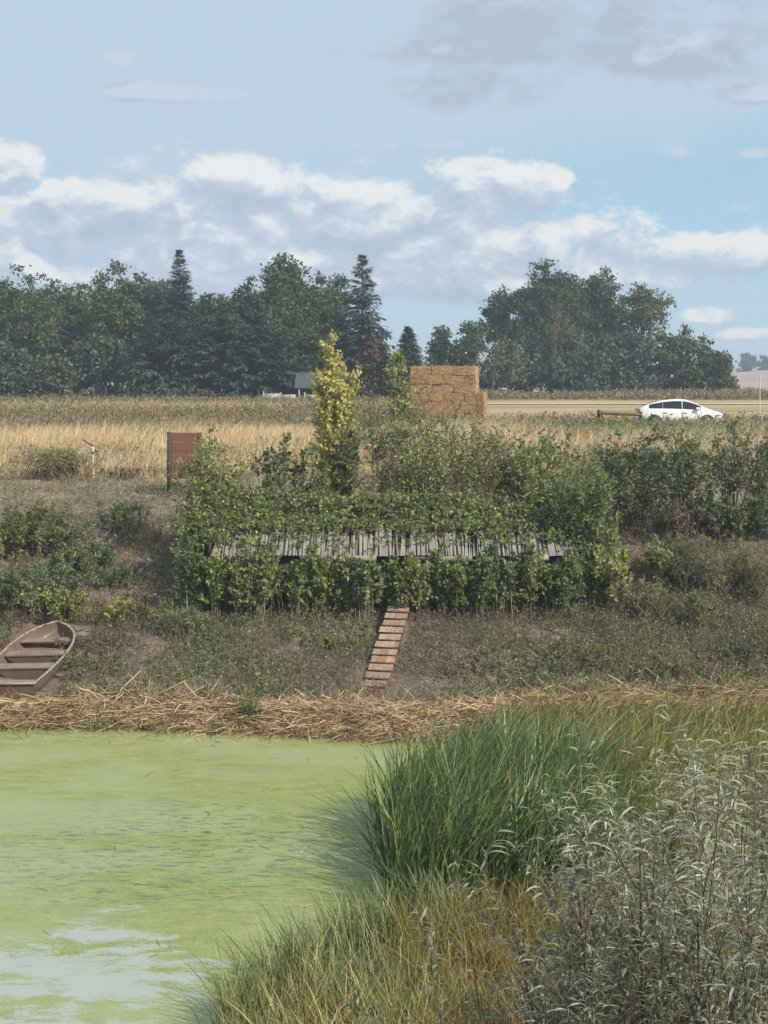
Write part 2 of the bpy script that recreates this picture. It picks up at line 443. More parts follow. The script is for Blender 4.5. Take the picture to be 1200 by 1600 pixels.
def pond_material():
    m, k = mat_new('duckweed_water')
    tc = k.n('ShaderNodeTexCoord'); sep = k.n('ShaderNodeSeparateXYZ'); k.link(tc.outputs['Object'], sep.inputs[0])
    x, y = sep.outputs[0], sep.outputs[1]
    drift = k.xyz(k.m('MULTIPLY', x, 0.7), k.m('MULTIPLY', y, 1.6), 0.0)
    fine = k.noise(k.xyz(x, k.m('MULTIPLY', y, 1.4), 0.0), 22, 6, 0.75)
    mid = k.noise(drift, 2.6, 7, 0.66, 0.5)
    big = k.noise(drift, 0.33, 4, 0.5)
    weed = k.ramp(k.m('ADD', k.m('MULTIPLY', fine, 0.7), k.m('MULTIPLY', mid, 0.3)),
                  [(0.38, (0.120, 0.145, 0.034)), (0.47, (0.195, 0.225, 0.058)), (0.58, (0.300, 0.325, 0.105))])
    weed = k.mix(k.m('MULTIPLY', k.smooth(big, 0.38, 0.62), 0.6), weed, (0.29, 0.315, 0.165))
    wp = k.n('ShaderNodeBsdfPrincipled'); k.link(weed, wp.inputs['Base Color'])
    wp.inputs['Roughness'].default_value = 0.42; wp.inputs['Specular IOR Level'].default_value = 0.5
    b = k.n('ShaderNodeBump'); b.inputs['Strength'].default_value = 0.35; b.inputs['Distance'].default_value = 0.02
    k.link(k.m('ADD', k.m('MULTIPLY', fine, 0.4), mid), b.inputs['Height']); k.link(b.outputs[0], wp.inputs['Normal'])
    # open water: pale grey-lavender base colour with some weed green mixed in
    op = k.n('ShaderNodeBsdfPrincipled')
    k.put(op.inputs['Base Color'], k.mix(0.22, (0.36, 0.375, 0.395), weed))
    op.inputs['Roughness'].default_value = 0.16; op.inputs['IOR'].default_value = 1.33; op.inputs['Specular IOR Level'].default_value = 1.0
    rb = k.n('ShaderNodeBump'); rb.inputs['Strength'].default_value = 0.06; rb.inputs['Distance'].default_value = 0.05
    k.link(k.noise(drift, 3.0, 3), rb.inputs['Height']); k.link(rb.outputs[0], op.inputs['Normal'])
    # where the cover has torn: one big hole near the left bank, thin streaks further out
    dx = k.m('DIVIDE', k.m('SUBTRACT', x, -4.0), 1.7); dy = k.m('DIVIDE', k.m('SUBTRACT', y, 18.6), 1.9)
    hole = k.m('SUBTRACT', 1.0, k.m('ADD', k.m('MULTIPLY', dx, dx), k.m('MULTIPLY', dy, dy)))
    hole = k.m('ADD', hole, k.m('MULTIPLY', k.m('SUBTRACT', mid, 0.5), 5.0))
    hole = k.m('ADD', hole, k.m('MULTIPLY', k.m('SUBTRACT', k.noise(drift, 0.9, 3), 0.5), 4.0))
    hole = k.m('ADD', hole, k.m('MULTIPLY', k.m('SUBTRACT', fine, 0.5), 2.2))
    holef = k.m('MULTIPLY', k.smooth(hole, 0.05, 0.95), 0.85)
    ex = k.m('DIVIDE', k.m('SUBTRACT', x, -3.0), 4.2); ey = k.m('DIVIDE', k.m('SUBTRACT', y, 23.6), 3.4)
    zone = k.smooth(k.m('SUBTRACT', 1.0, k.m('ADD', k.m('MULTIPLY', ex, ex), k.m('MULTIPLY', ey, ey))), -0.2, 0.9)
    stv = k.xyz(k.m('MULTIPLY', x, 0.55), k.m('MULTIPLY', y, 2.1), 2.2)
    streak = k.m('MULTIPLY', k.smooth(k.noise(stv, 5.0, 6, 0.74, 0.9), 0.51, 0.60), zone)
    # streaks of dark clear water showing between the weed mats
    dk = k.n('ShaderNodeBsdfPrincipled'); dk.inputs['Base Color'].default_value = (0.055, 0.085, 0.045, 1)
    dk.inputs['Roughness'].default_value = 0.12; dk.inputs['IOR'].default_value = 1.33
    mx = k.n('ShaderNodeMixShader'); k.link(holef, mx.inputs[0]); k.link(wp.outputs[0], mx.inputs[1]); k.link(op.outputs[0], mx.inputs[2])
    m2 = k.n('ShaderNodeMixShader'); k.link(k.m('MULTIPLY', streak, 0.8), m2.inputs[0]); k.link(mx.outputs[0], m2.inputs[1]); k.link(dk.outputs[0], m2.inputs[2])
    out = k.n('ShaderNodeOutputMaterial'); k.link(m2.outputs[0], out.inputs[0])
    return m

M = {}
M['earth'] = ground_material()
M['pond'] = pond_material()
M['track'] = solid('pale_dust', (0.47, 0.40, 0.31), (0.38, 0.31, 0.23), 0.6, 0.95, 0.3)
M['hill'] = solid('bare_hill_earth', (0.30, 0.21, 0.17), (0.38, 0.29, 0.22), 0.02, 0.95, 0)
M['bark'] = solid('bark', (0.16, 0.125, 0.10), (0.07, 0.055, 0.045), 3.0, 0.9, 0.6, (1, 1, 0.2))
M['palebark'] = solid('pale_bark', (0.36, 0.33, 0.28), (0.20, 0.17, 0.14), 6.0, 0.85, 0.4, (1, 1, 0.2))
M['twig'] = solid('twig_bark', (0.17, 0.125, 0.09), (0.10, 0.07, 0.05), 9.0, 0.85, 0)
M['darktwig'] = solid('dark_twig_bark', (0.055, 0.038, 0.03), (0.09, 0.06, 0.05), 9.0, 0.85, 0)
M['oldwood'] = solid('weathered_wood', (0.34, 0.29, 0.225), (0.19, 0.16, 0.13), 7.0, 0.8, 0.4, (6, 1, 1), island=0.45)
M['greywood'] = solid('grey_reed_slat', (0.275, 0.258, 0.222), (0.195, 0.182, 0.155), 9.0, 0.85, 0.3, (5, 0.8, 5), island=0.22)
M['rampwood'] = solid('ramp_board', (0.37, 0.245, 0.168), (0.205, 0.132, 0.09), 6.0, 0.75, 0.4, (1, 5, 1), island=0.45)
M['rail'] = solid('brown_rail_wood', (0.17, 0.115, 0.075), (0.11, 0.075, 0.05), 6.0, 0.8, 0.3)
M['darkwood'] = solid('dark_wood', (0.075, 0.052, 0.04), (0.04, 0.03, 0.025), 6.0, 0.8, 0.3)
M['redwood'] = solid('red_stained_board', (0.185, 0.082, 0.052), (0.165, 0.070, 0.044), 5.0, 0.8, 0.1, (.4, 1, 8), island=0.12)
M['straw'] = solid('baled_straw', (0.43, 0.275, 0.135), (0.22, 0.13, 0.06), 16.0, 0.9, 0.12, (2.2, 2, 1), island=0.2, detail=8)
M['boat'] = solid('brown_boat_paint', (0.165, 0.115, 0.082), (0.115, 0.08, 0.058), 3.0, 0.42, 0.15, spec=0.5)
M['boatrim'] = solid('worn_gunwale', (0.36, 0.27, 0.21), (0.26, 0.19, 0.15), 8.0, 0.5, 0.1)
M['seat'] = solid('boat_seat_paint', (0.26, 0.19, 0.155), (0.20, 0.14, 0.115), 4.0, 0.28, 0.1, spec=0.6)
M['carpaint'] = solid('white_car_paint', (0.78, 0.78, 0.76), (0.74, 0.74, 0.72), 1.0, 0.25, 0, spec=0.6)
M['glass'] = solid('tinted_car_glass', (0.012, 0.014, 0.018), (0.016, 0.018, 0.022), 1.0, 0.06, 0, spec=0.6)
M['tyre'] = solid('tyre_rubber', (0.02, 0.02, 0.02), (0.03, 0.03, 0.03), 10, 0.85, 0)
M['alloy'] = solid('alloy', (0.55, 0.55, 0.56), (0.45, 0.45, 0.46), 10, 0.3, 0, metal=0.9)
M['lampglass'] = solid('lamp_glass', (0.6, 0.62, 0.65), (0.5, 0.5, 0.55), 10, 0.08, 0, spec=0.8)
M['redlens'] = solid('red_lens', (0.35, 0.03, 0.025), (0.3, 0.03, 0.03), 10, 0.15, 0)
M['pipe'] = solid('white_pipe', (0.62, 0.58, 0.50), (0.48, 0.44, 0.37), 12, 0.5, 0.1)
M['brass'] = solid('dull_brass', (0.30, 0.24, 0.15), (0.16, 0.13, 0.09), 12, 0.45, 0.1, metal=0.6)
M['blackmetal'] = solid('black_metal', (0.05, 0.05, 0.05), (0.03, 0.03, 0.03), 12, 0.5, 0)
M['whitewall'] = solid('white_boards', (0.36, 0.35, 0.34), (0.26, 0.25, 0.24), 3, 0.8, 0.1)
M['greyroof'] = solid('grey_roof_sheet', (0.065, 0.07, 0.08), (0.05, 0.055, 0.06), 2, 0.7, 0.1)
M['darkwall'] = solid('dark_green_boards', (0.035, 0.06, 0.058), (0.03, 0.045, 0.045), 2, 0.7, 0.1)

G = lambda r, g, b: (r, g, b)
L_ = {}
L_['cottonwood'] = foliage('cottonwood_leaves', [(0, G(0.053, 0.081, 0.040)), (.5, G(0.093, 0.126, 0.053)), (1, G(0.174, 0.196, 0.093))], trans=.42, patch=G(0.128, 0.150, 0.059), pscale=0.35)
L_['elm'] = foliage('elm_leaves', [(0, G(0.044, 0.072, 0.034)), (.6, G(0.077, 0.118, 0.047)), (1, G(0.141, 0.175, 0.074))], trans=.42, patch=G(0.102, 0.135, 0.053), pscale=0.3)
L_['bluegreen'] = foliage('blue_green_leaves', [(0, G(0.040, 0.069, 0.049)), (.6, G(0.060, 0.100, 0.064)), (1, G(0.106, 0.144, 0.085))], trans=.18)
L_['spruce'] = foliage('spruce_needles', [(0, G(0.030, 0.048, 0.036)), (.6, G(0.046, 0.069, 0.048)), (1, G(0.073, 0.096, 0.064))], trans=.06, spec=.2)
L_['pine'] = foliage('pine_needles', [(0, G(0.036, 0.064, 0.043)), (.6, G(0.057, 0.091, 0.055)), (1, G(0.091, 0.124, 0.069))], trans=.08, spec=.2)
L_['russet'] = foliage('russet_leaves', [(0, G(.080, .052, .032)), (.5, G(.120, .078, .045)), (1, G(.085, .085, .042))], trans=.2)
L_['palegreen'] = foliage('pale_green_leaves', [(0, G(0.067, 0.090, 0.045)), (.6, G(0.103, 0.123, 0.063)), (1, G(0.168, 0.174, 0.095))], trans=.25)
L_['brush'] = foliage('willow_brush_leaves', [(0, G(0.110, 0.142, 0.057)), (.35, G(0.199, 0.235, 0.093)), (.75, G(0.328, 0.347, 0.147)), (.94, G(0.515, 0.489, 0.232)), (1, G(0.675, 0.569, 0.214))], trans=.42, patch=G(0.321, 0.391, 0.114), pscale=1.6)
L_['lush'] = foliage('lush_poplar_leaves', [(0, G(0.099, 0.147, 0.047)), (.4, G(0.178, 0.241, 0.075)), (.85, G(0.311, 0.356, 0.125)), (1, G(0.569, 0.533, 0.196))], trans=.42)
L_['grey'] = foliage('grey_green_leaves', [(0, G(0.095, 0.131, 0.057)), (.5, G(0.166, 0.207, 0.095)), (.9, G(0.293, 0.318, 0.159)), (1, G(0.429, 0.413, 0.207))], trans=.42)
L_['yellow'] = foliage('yellow_poplar_leaves', [(0, G(.42, .39, .10)), (.4, G(.66, .57, .17)), (.75, G(.82, .73, .32)), (1, G(.36, .38, .12))], trans=.4)
L_['yellowgreen'] = foliage('yellow_green_leaves', [(0, G(.125, .145, .048)), (.6, G(.205, .220, .082)), (1, G(.33, .31, .125))], trans=.42)
L_['dry'] = foliage('dry_brush_leaves', [(0, G(.12, .09, .06)), (.6, G(.22, .17, .11)), (1, G(.33, .26, .17))], trans=.2)
L_['gold'] = foliage('golden_dry_grass', [(0, G(.38, .31, .165)), (.6, G(.54, .45, .265)), (1, G(.68, .58, .39))], trans=.25, rough=.7, patch=G(0.484, 0.341, 0.143), pscale=.35)
L_['olive'] = foliage('olive_weeds', [(0, G(.115, .110, .055)), (.5, G(.185, .165, .085)), (1, G(.29, .24, .135))], trans=.2, patch=G(0.220, 0.155, 0.096), pscale=.25)
L_['tanweed'] = foliage('tan_weeds', [(0, G(0.218, 0.172, 0.098)), (.5, G(0.322, 0.259, 0.138)), (1, G(0.437, 0.356, 0.207))], trans=.2, patch=G(0.172, 0.172, 0.081), pscale=.2)
L_['bankweed'] = foliage('bank_weeds', [(0, G(0.124, 0.119, 0.070)), (.45, G(0.218, 0.202, 0.119)), (.8, G(0.314, 0.271, 0.175)), (1, G(0.584, 0.483, 0.337))], trans=.42, patch=G(0.164, 0.204, 0.091), pscale=.5)
L_['brownweed'] = foliage('brown_bank_weeds', [(0, G(.125, .092, .075)), (.5, G(.215, .162, .130)), (1, G(.42, .34, .27))], trans=.15)
L_['thatch'] = foliage('dead_reed_straw', [(0, G(.26, .155, .08)), (.45, G(.47, .31, .175)), (1, G(.70, .53, .35))], trans=.15, rough=.75, patch=G(.30, .19, .115), pscale=.9)
L_['reedgreen'] = foliage('green_reed_blades', [(0, G(.028, .070, .026)), (.6, G(.062, .120, .040)), (1, G(.110, .165, .055))], trans=.3)
L_['feather'] = foliage('feathery_olive_leaves', [(0, G(0.130, 0.145, 0.061)), (.5, G(0.221, 0.236, 0.107)), (.9, G(0.320, 0.320, 0.168)), (1, G(0.488, 0.427, 0.244))], trans=.42)
L_['thicket'] = foliage('thicket_leaves', [(0, G(0.076, 0.108, 0.051)), (.5, G(0.133, 0.171, 0.079)), (.9, G(0.229, 0.254, 0.127)), (1, G(0.330, 0.318, 0.178))], trans=.4)
L_['balestraw'] = foliage('bale_straw_stalks', [(0, G(.24, .14, .065)), (.5, G(.42, .27, .135)), (1, G(.58, .40, .22))], trans=.1)
L_['cattail'] = foliage('cattail_blades', [(0, G(0.026, 0.070, 0.026)), (.4, G(0.066, 0.126, 0.041)), (.8, G(0.138, 0.198, 0.062)), (1, G(0.324, 0.300, 0.108))], trans=.25, rough=.4, spec=.5)
L_['cattailyellow'] = foliage('yellowing_reed_blades', [(0, G(.085, .105, .030)), (.4, G(.165, .175, .048)), (.8, G(.27, .25, .075)), (1, G(.44, .34, .13))], trans=.28, rough=.45)
L_['shoregrass'] = foliage('shore_grass', [(0, G(0.105, 0.149, 0.060)), (.5, G(0.175, 0.218, 0.085)), (.85, G(0.298, 0.315, 0.131)), (1, G(0.561, 0.490, 0.245))], trans=.25, rough=.5)
L_['orangegrass'] = foliage('orange_sedge', [(0, G(.15, .13, .035)), (.45, G(.26, .19, .055)), (.8, G(.40, .26, .085)), (1, G(.45, .35, .17))], trans=.28, rough=.6)
L_['silver'] = foliage('silver_willow_leaves', [(0, G(.115, .138, .066)), (.4, G(.235, .262, .155)), (.75, G(.37, .395, .265)), (1, G(.60, .61, .48))], trans=.42, rough=.5, spec=.22)
L_['olivewillow'] = foliage('olive_willow_leaves', [(0, G(.12, .115, .046)), (.45, G(.22, .205, .09)), (.8, G(.33, .285, .14)), (1, G(.50, .38, .21))], trans=.42, rough=.5)

# ================================================================== SETTING
def build_ground():
    xs = np.concatenate([-np.geomspace(4000, 32, 34), np.arange(-31, -12, 0.5), np.arange(-12, 12.01, 0.25), np.arange(12.5, 31.5, 0.5), np.geomspace(32, 4000, 34)])
    ys = np.concatenate([[-400, -100, -40, -20, -10, -5], np.concatenate([np.arange(-2, 14, 0.5), np.arange(14, 50, 0.25)]), np.arange(50, 100.1, 1.0), [110, 120, 130, 140, 155, 170, 185, 200, 250, 300, 350, 400, 600, 800, 1000, 2000, 4000]])
    X, Y = np.meshgrid(xs, ys)
    V = np.stack([X.ravel(), Y.ravel(), gz(X.ravel(), Y.ravel())], 1)
    nx, ny = len(xs), len(ys)
    i = (np.arange(ny - 1)[:, None] * nx + np.arange(nx - 1)[None]).ravel()
    o = mesh_np('ground', V, np.stack([i, i + 1, i + 1 + nx, i + nx], 1), M['earth'], smooth=True)
    tag(o, kind='structure')
build_ground()

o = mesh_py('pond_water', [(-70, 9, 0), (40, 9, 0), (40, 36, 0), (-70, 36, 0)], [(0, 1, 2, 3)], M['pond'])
tag(o, kind='structure')

def build_track():
    """pale dusty farm track crossing the field behind the stack, sunk into the straw field"""
    xs = np.linspace(-4, 60, 65); a = []
    for d0, d1 in ((116, 121.5),):
        for q in xs:
            for d in (d0 + 0.02 * q, d1 + 0.02 * q):
                a.append((q + 10, d, float(gz(q + 10, d)) + 0.05))
    o = mesh_np('dirt_track', a, [(2 * i, 2 * i + 2, 2 * i + 3, 2 * i + 1) for i in range(64)], M['track'])
    tag(o, kind='structure')
build_track()

def build_hill():
    """bare slope far off on the right"""
    xs = np.linspace(60, 760, 60); ys = np.linspace(420, 900, 30)
    X, Y = np.meshgrid(xs, ys)
    ridge = 8.5 * sstep(70, 190, X) * sstep(430, 640, Y)
    Z = gz(X, Y) - 0.4 + ridge * (1 + 0.12 * vnoise(X, Y, 0.02))
    i = (np.arange(29)[:, None] * 60 + np.arange(59)[None]).ravel()
    o = mesh_np('hill', np.stack([X.ravel(), Y.ravel(), Z.ravel()], 1), np.stack([i, i + 1, i + 61, i + 60], 1), M['hill'], smooth=True)
    tag(o, kind='structure')
build_hill()

# ------------------------------------------------------------------ trees
def broadleaf(label, cx, top, w, d, mat, crown_low=0.12, n=150, leaf=0.39, round_=0.55, name='broadleaf_tree', group=None, holes=0.0, bark='bark', lpc=62, flat=0.75):
    """trunk, limbs and a crown of leaf clumps filling an uneven dome"""
    x = (cx - 600) * d / F
    z0 = float(gz(x, d)); H = CAMZ - (top - HOR) * d / F - z0
    Rr = w * d / F / 2
    root = empty(name, (x, d, z0), label, 'tree', group)
    nl = rng.uniform(0, 100); n = int(n * 1.65); Rr *= 1.20
    # a crown is a heap of smaller domes set unevenly inside one envelope
    K = int(np.clip(5 + n / 22, 6, 22))
    lt = np.concatenate([[0.93, 0.80], rng.uniform(0.0, 0.86, K - 2)])
    la = rng.uniform(0, 2 * np.pi, K); env = np.sin(np.pi * np.clip(0.16 + 0.84 * lt, 0, 1)) ** round_
    lr = Rr * env * np.sqrt(rng.uniform(0.05, 1, K)) * 0.72; lr[0] *= .4
    ls = Rr * rng.uniform(0.36, 0.58, K) * (0.65 + 0.35 * env)
    lc = np.stack([lr * np.cos(la), lr * np.sin(la), (crown_low + (0.95 - crown_low) * lt) * H - ls * .55], 1)
    wk = ls ** 2; kk = rng.choice(K, n, p=wk / wk.sum())
    dd = rand_dir(n, -0.75, 1.0)
    cen = lc[kk] + dd * (ls[kk] * rng.uniform(0.45, 1.05, n) ** .6)[:, None] * np.array([1, 1, 0.95])
    cen[:, 2] = np.maximum(cen[:, 2], crown_low * H + rng.uniform(0, .08, n) * H)
    core = rng.uniform(size=n) < .27
    ct = rng.uniform(.05, .85, n); cr = Rr * .7 * np.sin(np.pi * np.clip(0.2 + 0.8 * ct, 0, 1)) * np.sqrt(rng.uniform(0, 1, n)); ca = rng.uniform(0, 2 * np.pi, n)
    cen = np.where(core[:, None], np.stack([cr * np.cos(ca), cr * np.sin(ca), (crown_low + (.95 - crown_low) * ct) * H], 1), cen)
    rc = rng.uniform(0.35, 0.85, n) * (0.5 + 0.03 * H)
    k = np.maximum(16, (lpc * 1.25 * (rc / 0.9) ** 1.4)).astype(int)
    idx = np.repeat(np.arange(n), k)
    q = rng.normal(0, 0.5, (len(idx), 3)) * np.array([1.05, 1.05, flat])
    P = cen[idx] + q * rc[idx, None]
    ok = P[:, 2] < H * 1.02
    P = P[ok]; q = q[ok]; m = len(P)
    U = unit(rand_dir(m) * 1.0 + q * 0.8 + np.array([0, 0, -0.25]))
    N = unit(rand_dir(m) + unit(q + 1e-6) * 0.7 + np.array([0, 0, 0.7]))
    lv = leaves(P, U, N, leaf * rng.uniform(0.7, 1.3, m), leaf * 0.75 * rng.uniform(0.7, 1.2, m))
    o = mesh_np('crown', *lv, mat, root); o['kind'] = 'stuff'
    A = Acc()
    A.add(*stems(np.array([[0, 0, -0.3]]), np.array([[0.02, 0, 1.0]]), np.array([H * 0.86]), np.array([0.02 * H + .05]), np.array([0.02]), np.array([[rng.normal(0, .04), rng.normal(0, .04), 0]]), 8, 7))
    sel = rng.choice(n, min(n, 44), replace=False)
    tgt = cen[sel]; base_h = tgt[:, 2] * rng.uniform(0.45, 0.75, len(sel))
    P0 = np.stack([np.zeros(len(sel)), np.zeros(len(sel)), base_h], 1)
    v = tgt - P0; Ln = np.linalg.norm(v, axis=1)
    up = np.tile([0, 0, -0.18], (len(sel), 1))
    A.add(*stems(P0, unit(v) - up, Ln, 0.006 * H + 0.02, 0.012, up, 3, 4))
    A.obj('trunk', M[bark], root, True)
    return root

def conifer(label, cx, top, w, d, mat, nb=210, low=0.05, name='spruce_tree', power=0.85, droop=0.35, card=0.5, nc=26, ragged=0.25, seed_gap=None):
    x = (cx - 600) * d / F
    z0 = float(gz(x, d)); H = CAMZ - (top - HOR) * d / F - z0
    Rr = w * d / F / 2 * 1.1; nb = int(nb * 2.0); nc = int(nc * 1.0); card *= 1.28
    root = empty(name, (x, d, z0), label, 'tree')
    t = np.sort(rng.uniform(0, 1, nb)) ** 1.0
    t = np.round(t * 30) / 30 + rng.normal(0, 0.014, nb)
    t = np.clip(t, 0, 0.995)
    a = rng.uniform(0, 2 * np.pi, nb)
    Lb = np.maximum(0.12, Rr * 1.05 * (1 - t) ** power * rng.uniform(1 - ragged, 1.05, nb))
    P = np.stack([np.zeros(nb), np.zeros(nb), (low + (1 - low) * t) * H], 1)
    D = unit(np.stack([np.cos(a), np.sin(a), 0.1 + 0.5 * t], 1))
    B = np.stack([np.zeros(nb), np.zeros(nb), -droop * (1 - t * 0.9)], 1)
    A = Acc().add(*stems(P, D, Lb, 0.02 + 0.03 * (1 - t), 0.008, B, 2, 3))
    A.add(*stems(np.array([[0, 0, -0.3]]), np.array([[0, 0, 1.0]]), np.array([H * 1.0 + .25]), np.array([0.018 * H]), np.array([0.015]), np.zeros((1, 3)), 6, 7))
    A.obj('trunk', M['bark'], root, True)
    k = np.maximum(8, (nc * Lb / Rr * 1.6)).astype(int); idx = np.repeat(np.arange(nb), k)
    s = rng.uniform(0.08, 1.0, len(idx))
    Q, T = at(P[idx], D[idx], Lb[idx], B[idx], s)
    Q = Q + rng.normal(0, 0.06, Q.shape)
    side = np.cross(T, [0, 0, 1.0])
    U = unit(T * 0.8 + side * rng.choice([-1, 1], len(idx))[:, None] * rng.uniform(0.2, 1.0, (len(idx), 1)) + np.stack([np.zeros(len(idx))] * 2 + [-rng.uniform(0.0, 0.6, len(idx))], 1))
    N = unit(rand_dir(len(idx)) * 0.6 + np.array([0, 0, 1.0]))
    ln = card * rng.uniform(0.6, 1.2, len(idx)) * (0.55 + 0.45 * (1 - t[idx]))
    o = mesh_np('foliage', *leaves(Q, U, N, ln, ln * 0.34), mat, root); o['kind'] = 'stuff'
    tip = np.linspace(0.94, 1.0, 30)
    return root

BL = broadleaf
BL('wide dark cottonwood cut by the left edge of the photo', 25, 415, 200, 146, L_['elm'], n=220)
BL('cottonwood with a domed crown right of the leftmost tree', 118, 432, 110, 150, L_['cottonwood'], n=130)
BL('tall broad cottonwood left of the narrow spruce tip', 182, 404, 170, 142, L_['cottonwood'], n=230, crown_low=.2)
BL('smaller cottonwood crown touching the left side of the narrow spruce', 246, 420, 74, 146, L_['cottonwood'], n=90)
conifer('narrow dark spruce whose tip rises above the left tree mass', 281, 392, 110, 138, L_['spruce'], nb=300, power=.8)
BL('pale cottonwood standing behind the two leftmost trees', 70, 428, 190, 158, L_['elm'], n=190)
BL('cottonwood filling the gap behind the narrow spruce', 250, 425, 170, 158, L_['cottonwood'], n=180)
BL('elm standing behind the dip in the left mass', 395, 432, 190, 158, L_['elm'], n=190)
BL('elm crown behind the broad one left of the bushy spruce', 510, 432, 110, 156, L_['elm'], n=120)
BL('round topped elm just right of the narrow spruce', 336, 440, 100, 148, L_['elm'], n=120)
BL('dark elm standing behind the low spreading pine', 392, 425, 120, 150, L_['elm'], n=170)
BL('tallest cottonwood of the left mass with an airy top', 448, 384, 118, 147, L_['cottonwood'], n=170, round_=.45)
BL('broad dark green elm whose right side slopes down beside the bushy spruce', 490, 440, 170, 138, L_['elm'], n=230)
BL('slim cottonwood crown just left of the bushy spruce', 527, 417, 50, 146, L_['bluegreen'], n=70)
conifer('bushy dark spruce with drooping boughs against the sky', 566, 400, 128, 135, L_['spruce'], nb=230, power=.75, droop=.5, ragged=.45, nc=24, card=.55)
BL('russet leaved tree at the right foot of the bushy spruce', 583, 522, 72, 133, L_['russet'], n=70)
conifer('low spreading dark pine in the middle of the left mass', 345, 500, 170, 132, L_['pine'], nb=260, power=.38, droop=.15, name='pine_tree', card=.6, ragged=.3)
conifer('spreading pine with a pale bare limb left of the shed', 412, 515, 150, 130, L_['pine'], nb=220, power=.4, droop=.15, name='pine_tree', card=.6, low=.12, ragged=.4)
conifer('dark pine low in the tree mass under the narrow spruce', 262, 505, 150, 132, L_['pine'], nb=220, power=.4, droop=.2, name='pine_tree', card=.6, low=.08)
BL('pale green bushy tree low at the front of the left mass', 82, 548, 80, 131, L_['palegreen'], n=80, crown_low=.05)
BL('dark low tree filling the gap beside the thick brown trunk', 150, 520, 110, 136, L_['bluegreen'], n=120, crown_low=.02)
BL('dark low elm at the far left foot of the tree mass', 10, 530, 120, 133, L_['bluegreen'], n=120, crown_low=.02)
BL('dark understory tree behind the grey roofed shed', 500, 540, 130, 137, L_['bluegreen'], n=130, crown_low=.02)
BL('dark understory tree beneath the spreading pine', 330, 565, 170, 136, L_['bluegreen'], n=140, crown_low=.0)
conifer('dark conical cedar left of the straw stack', 638, 512, 66, 131, L_['spruce'], nb=230, power=.7, name='cedar_tree', card=.45)
BL('green tree behind the left end of the straw stack', 692, 502, 66, 160, L_['elm'], n=90)
BL('pale olive tree behind the right end of the straw stack', 742, 498, 74, 158, L_['cottonwood'], n=90)
BL('thin grey tree with bare pale twigs right of the straw stack', 785, 515, 70, 152, L_['palegreen'], n=60, crown_low=.1, bark='palebark', lpc=44)
BL('leaning cottonwood limb tree at the left edge of the right clump', 788, 437, 66, 168, L_['elm'], n=60, crown_low=.35, lpc=50)
BL('tallest cottonwood of the right clump', 862, 396, 140, 168, L_['elm'], n=230)
BL('cottonwood standing behind the tallest one of the right clump', 905, 425, 190, 180, L_['elm'], n=220)
BL('tall cottonwood on the right shoulder of the tallest one', 938, 404, 104, 170, L_['cottonwood'], n=150)
BL('airy cottonwood with sky gaps on the right clump', 1004, 436, 92, 166, L_['cottonwood'], n=95, crown_low=.3, lpc=46)
BL('dark rounded tree low in the front of the right clump', 972, 508, 110, 158, L_['bluegreen'], n=140, crown_low=.02)
BL('brownish tree with dying branches in the right clump', 880, 480, 100, 160, L_['cottonwood'], n=120, crown_low=.02, bark='palebark')
BL('low bushy tree under the left part of the right clump', 822, 520, 80, 157, L_['bluegreen'], n=90, crown_low=.02)
BL('low dark tree beside the dark rounded one', 915, 540, 100, 155, L_['bluegreen'], n=100, crown_low=.02)
BL('broad green tree forming the right slope of the clump', 1062, 504, 120, 160, L_['elm'], n=170, crown_low=.02)
BL('small end tree tapering the right clump towards the hill', 1118, 540, 74, 158, L_['elm'], n=100, crown_low=.02)
BL('far round tree on the hill at the right edge, left one', 1166, 548, 30, 640, L_['bluegreen'], n=60, leaf=1.0, crown_low=.0)
BL('far tree on the hill cut by the right edge of the photo', 1196, 553, 36, 650, L_['bluegreen'], n=60, leaf=1.0, crown_low=.0)

# pale dead twigs showing in the right clump
def snag(label, cx, base, top, d, n=26, spread=.35, mat='palebark', name='dead_snag', r=0.05):
    x = (cx - 600) * d / F; z0 = float(gz(x, d)) if base is None else CAMZ - (base - HOR) * d / F
    H = CAMZ - (top - HOR) * d / F - z0
    root = empty(name, (x, d, z0), label, 'dead tree')
    A = Acc().add(*stems(np.zeros((1, 3)), np.array([[.1, 0, 1.]]), np.array([H]), r * 1.5, 0.01, np.array([[.05, 0, 0]]), 6, 6))
    t = rng.uniform(.25, .95, n)
    P = np.stack([.1 * H * t, t * 0, H * t], 1)
    D = unit(np.stack([rng.normal(0, spread, n), rng.normal(0, spread, n), np.full(n, .8)], 1))
    A.add(*stems(P, D, H * rng.uniform(.15, .4, n), r * .5, 0.008, np.stack([rng.normal(0, .2, n)] * 2 + [np.full(n, .05)], 1), 4, 4))
    A.obj('trunk', M[mat], root, True)
    return root
snag('short pale dead trunk leaning at the foot of the left trees', 206, None, 585, 129, 5, .5)
snag('pale dead leafless tree in front of the right clump, nearer the stack', 768, None, 520, 150, 18, .4, 'twig', r=.05)
snag('tan leafless crown inside the tallest right cottonwood', 858, None, 470, 157, 50, .35, 'twig', r=.05)

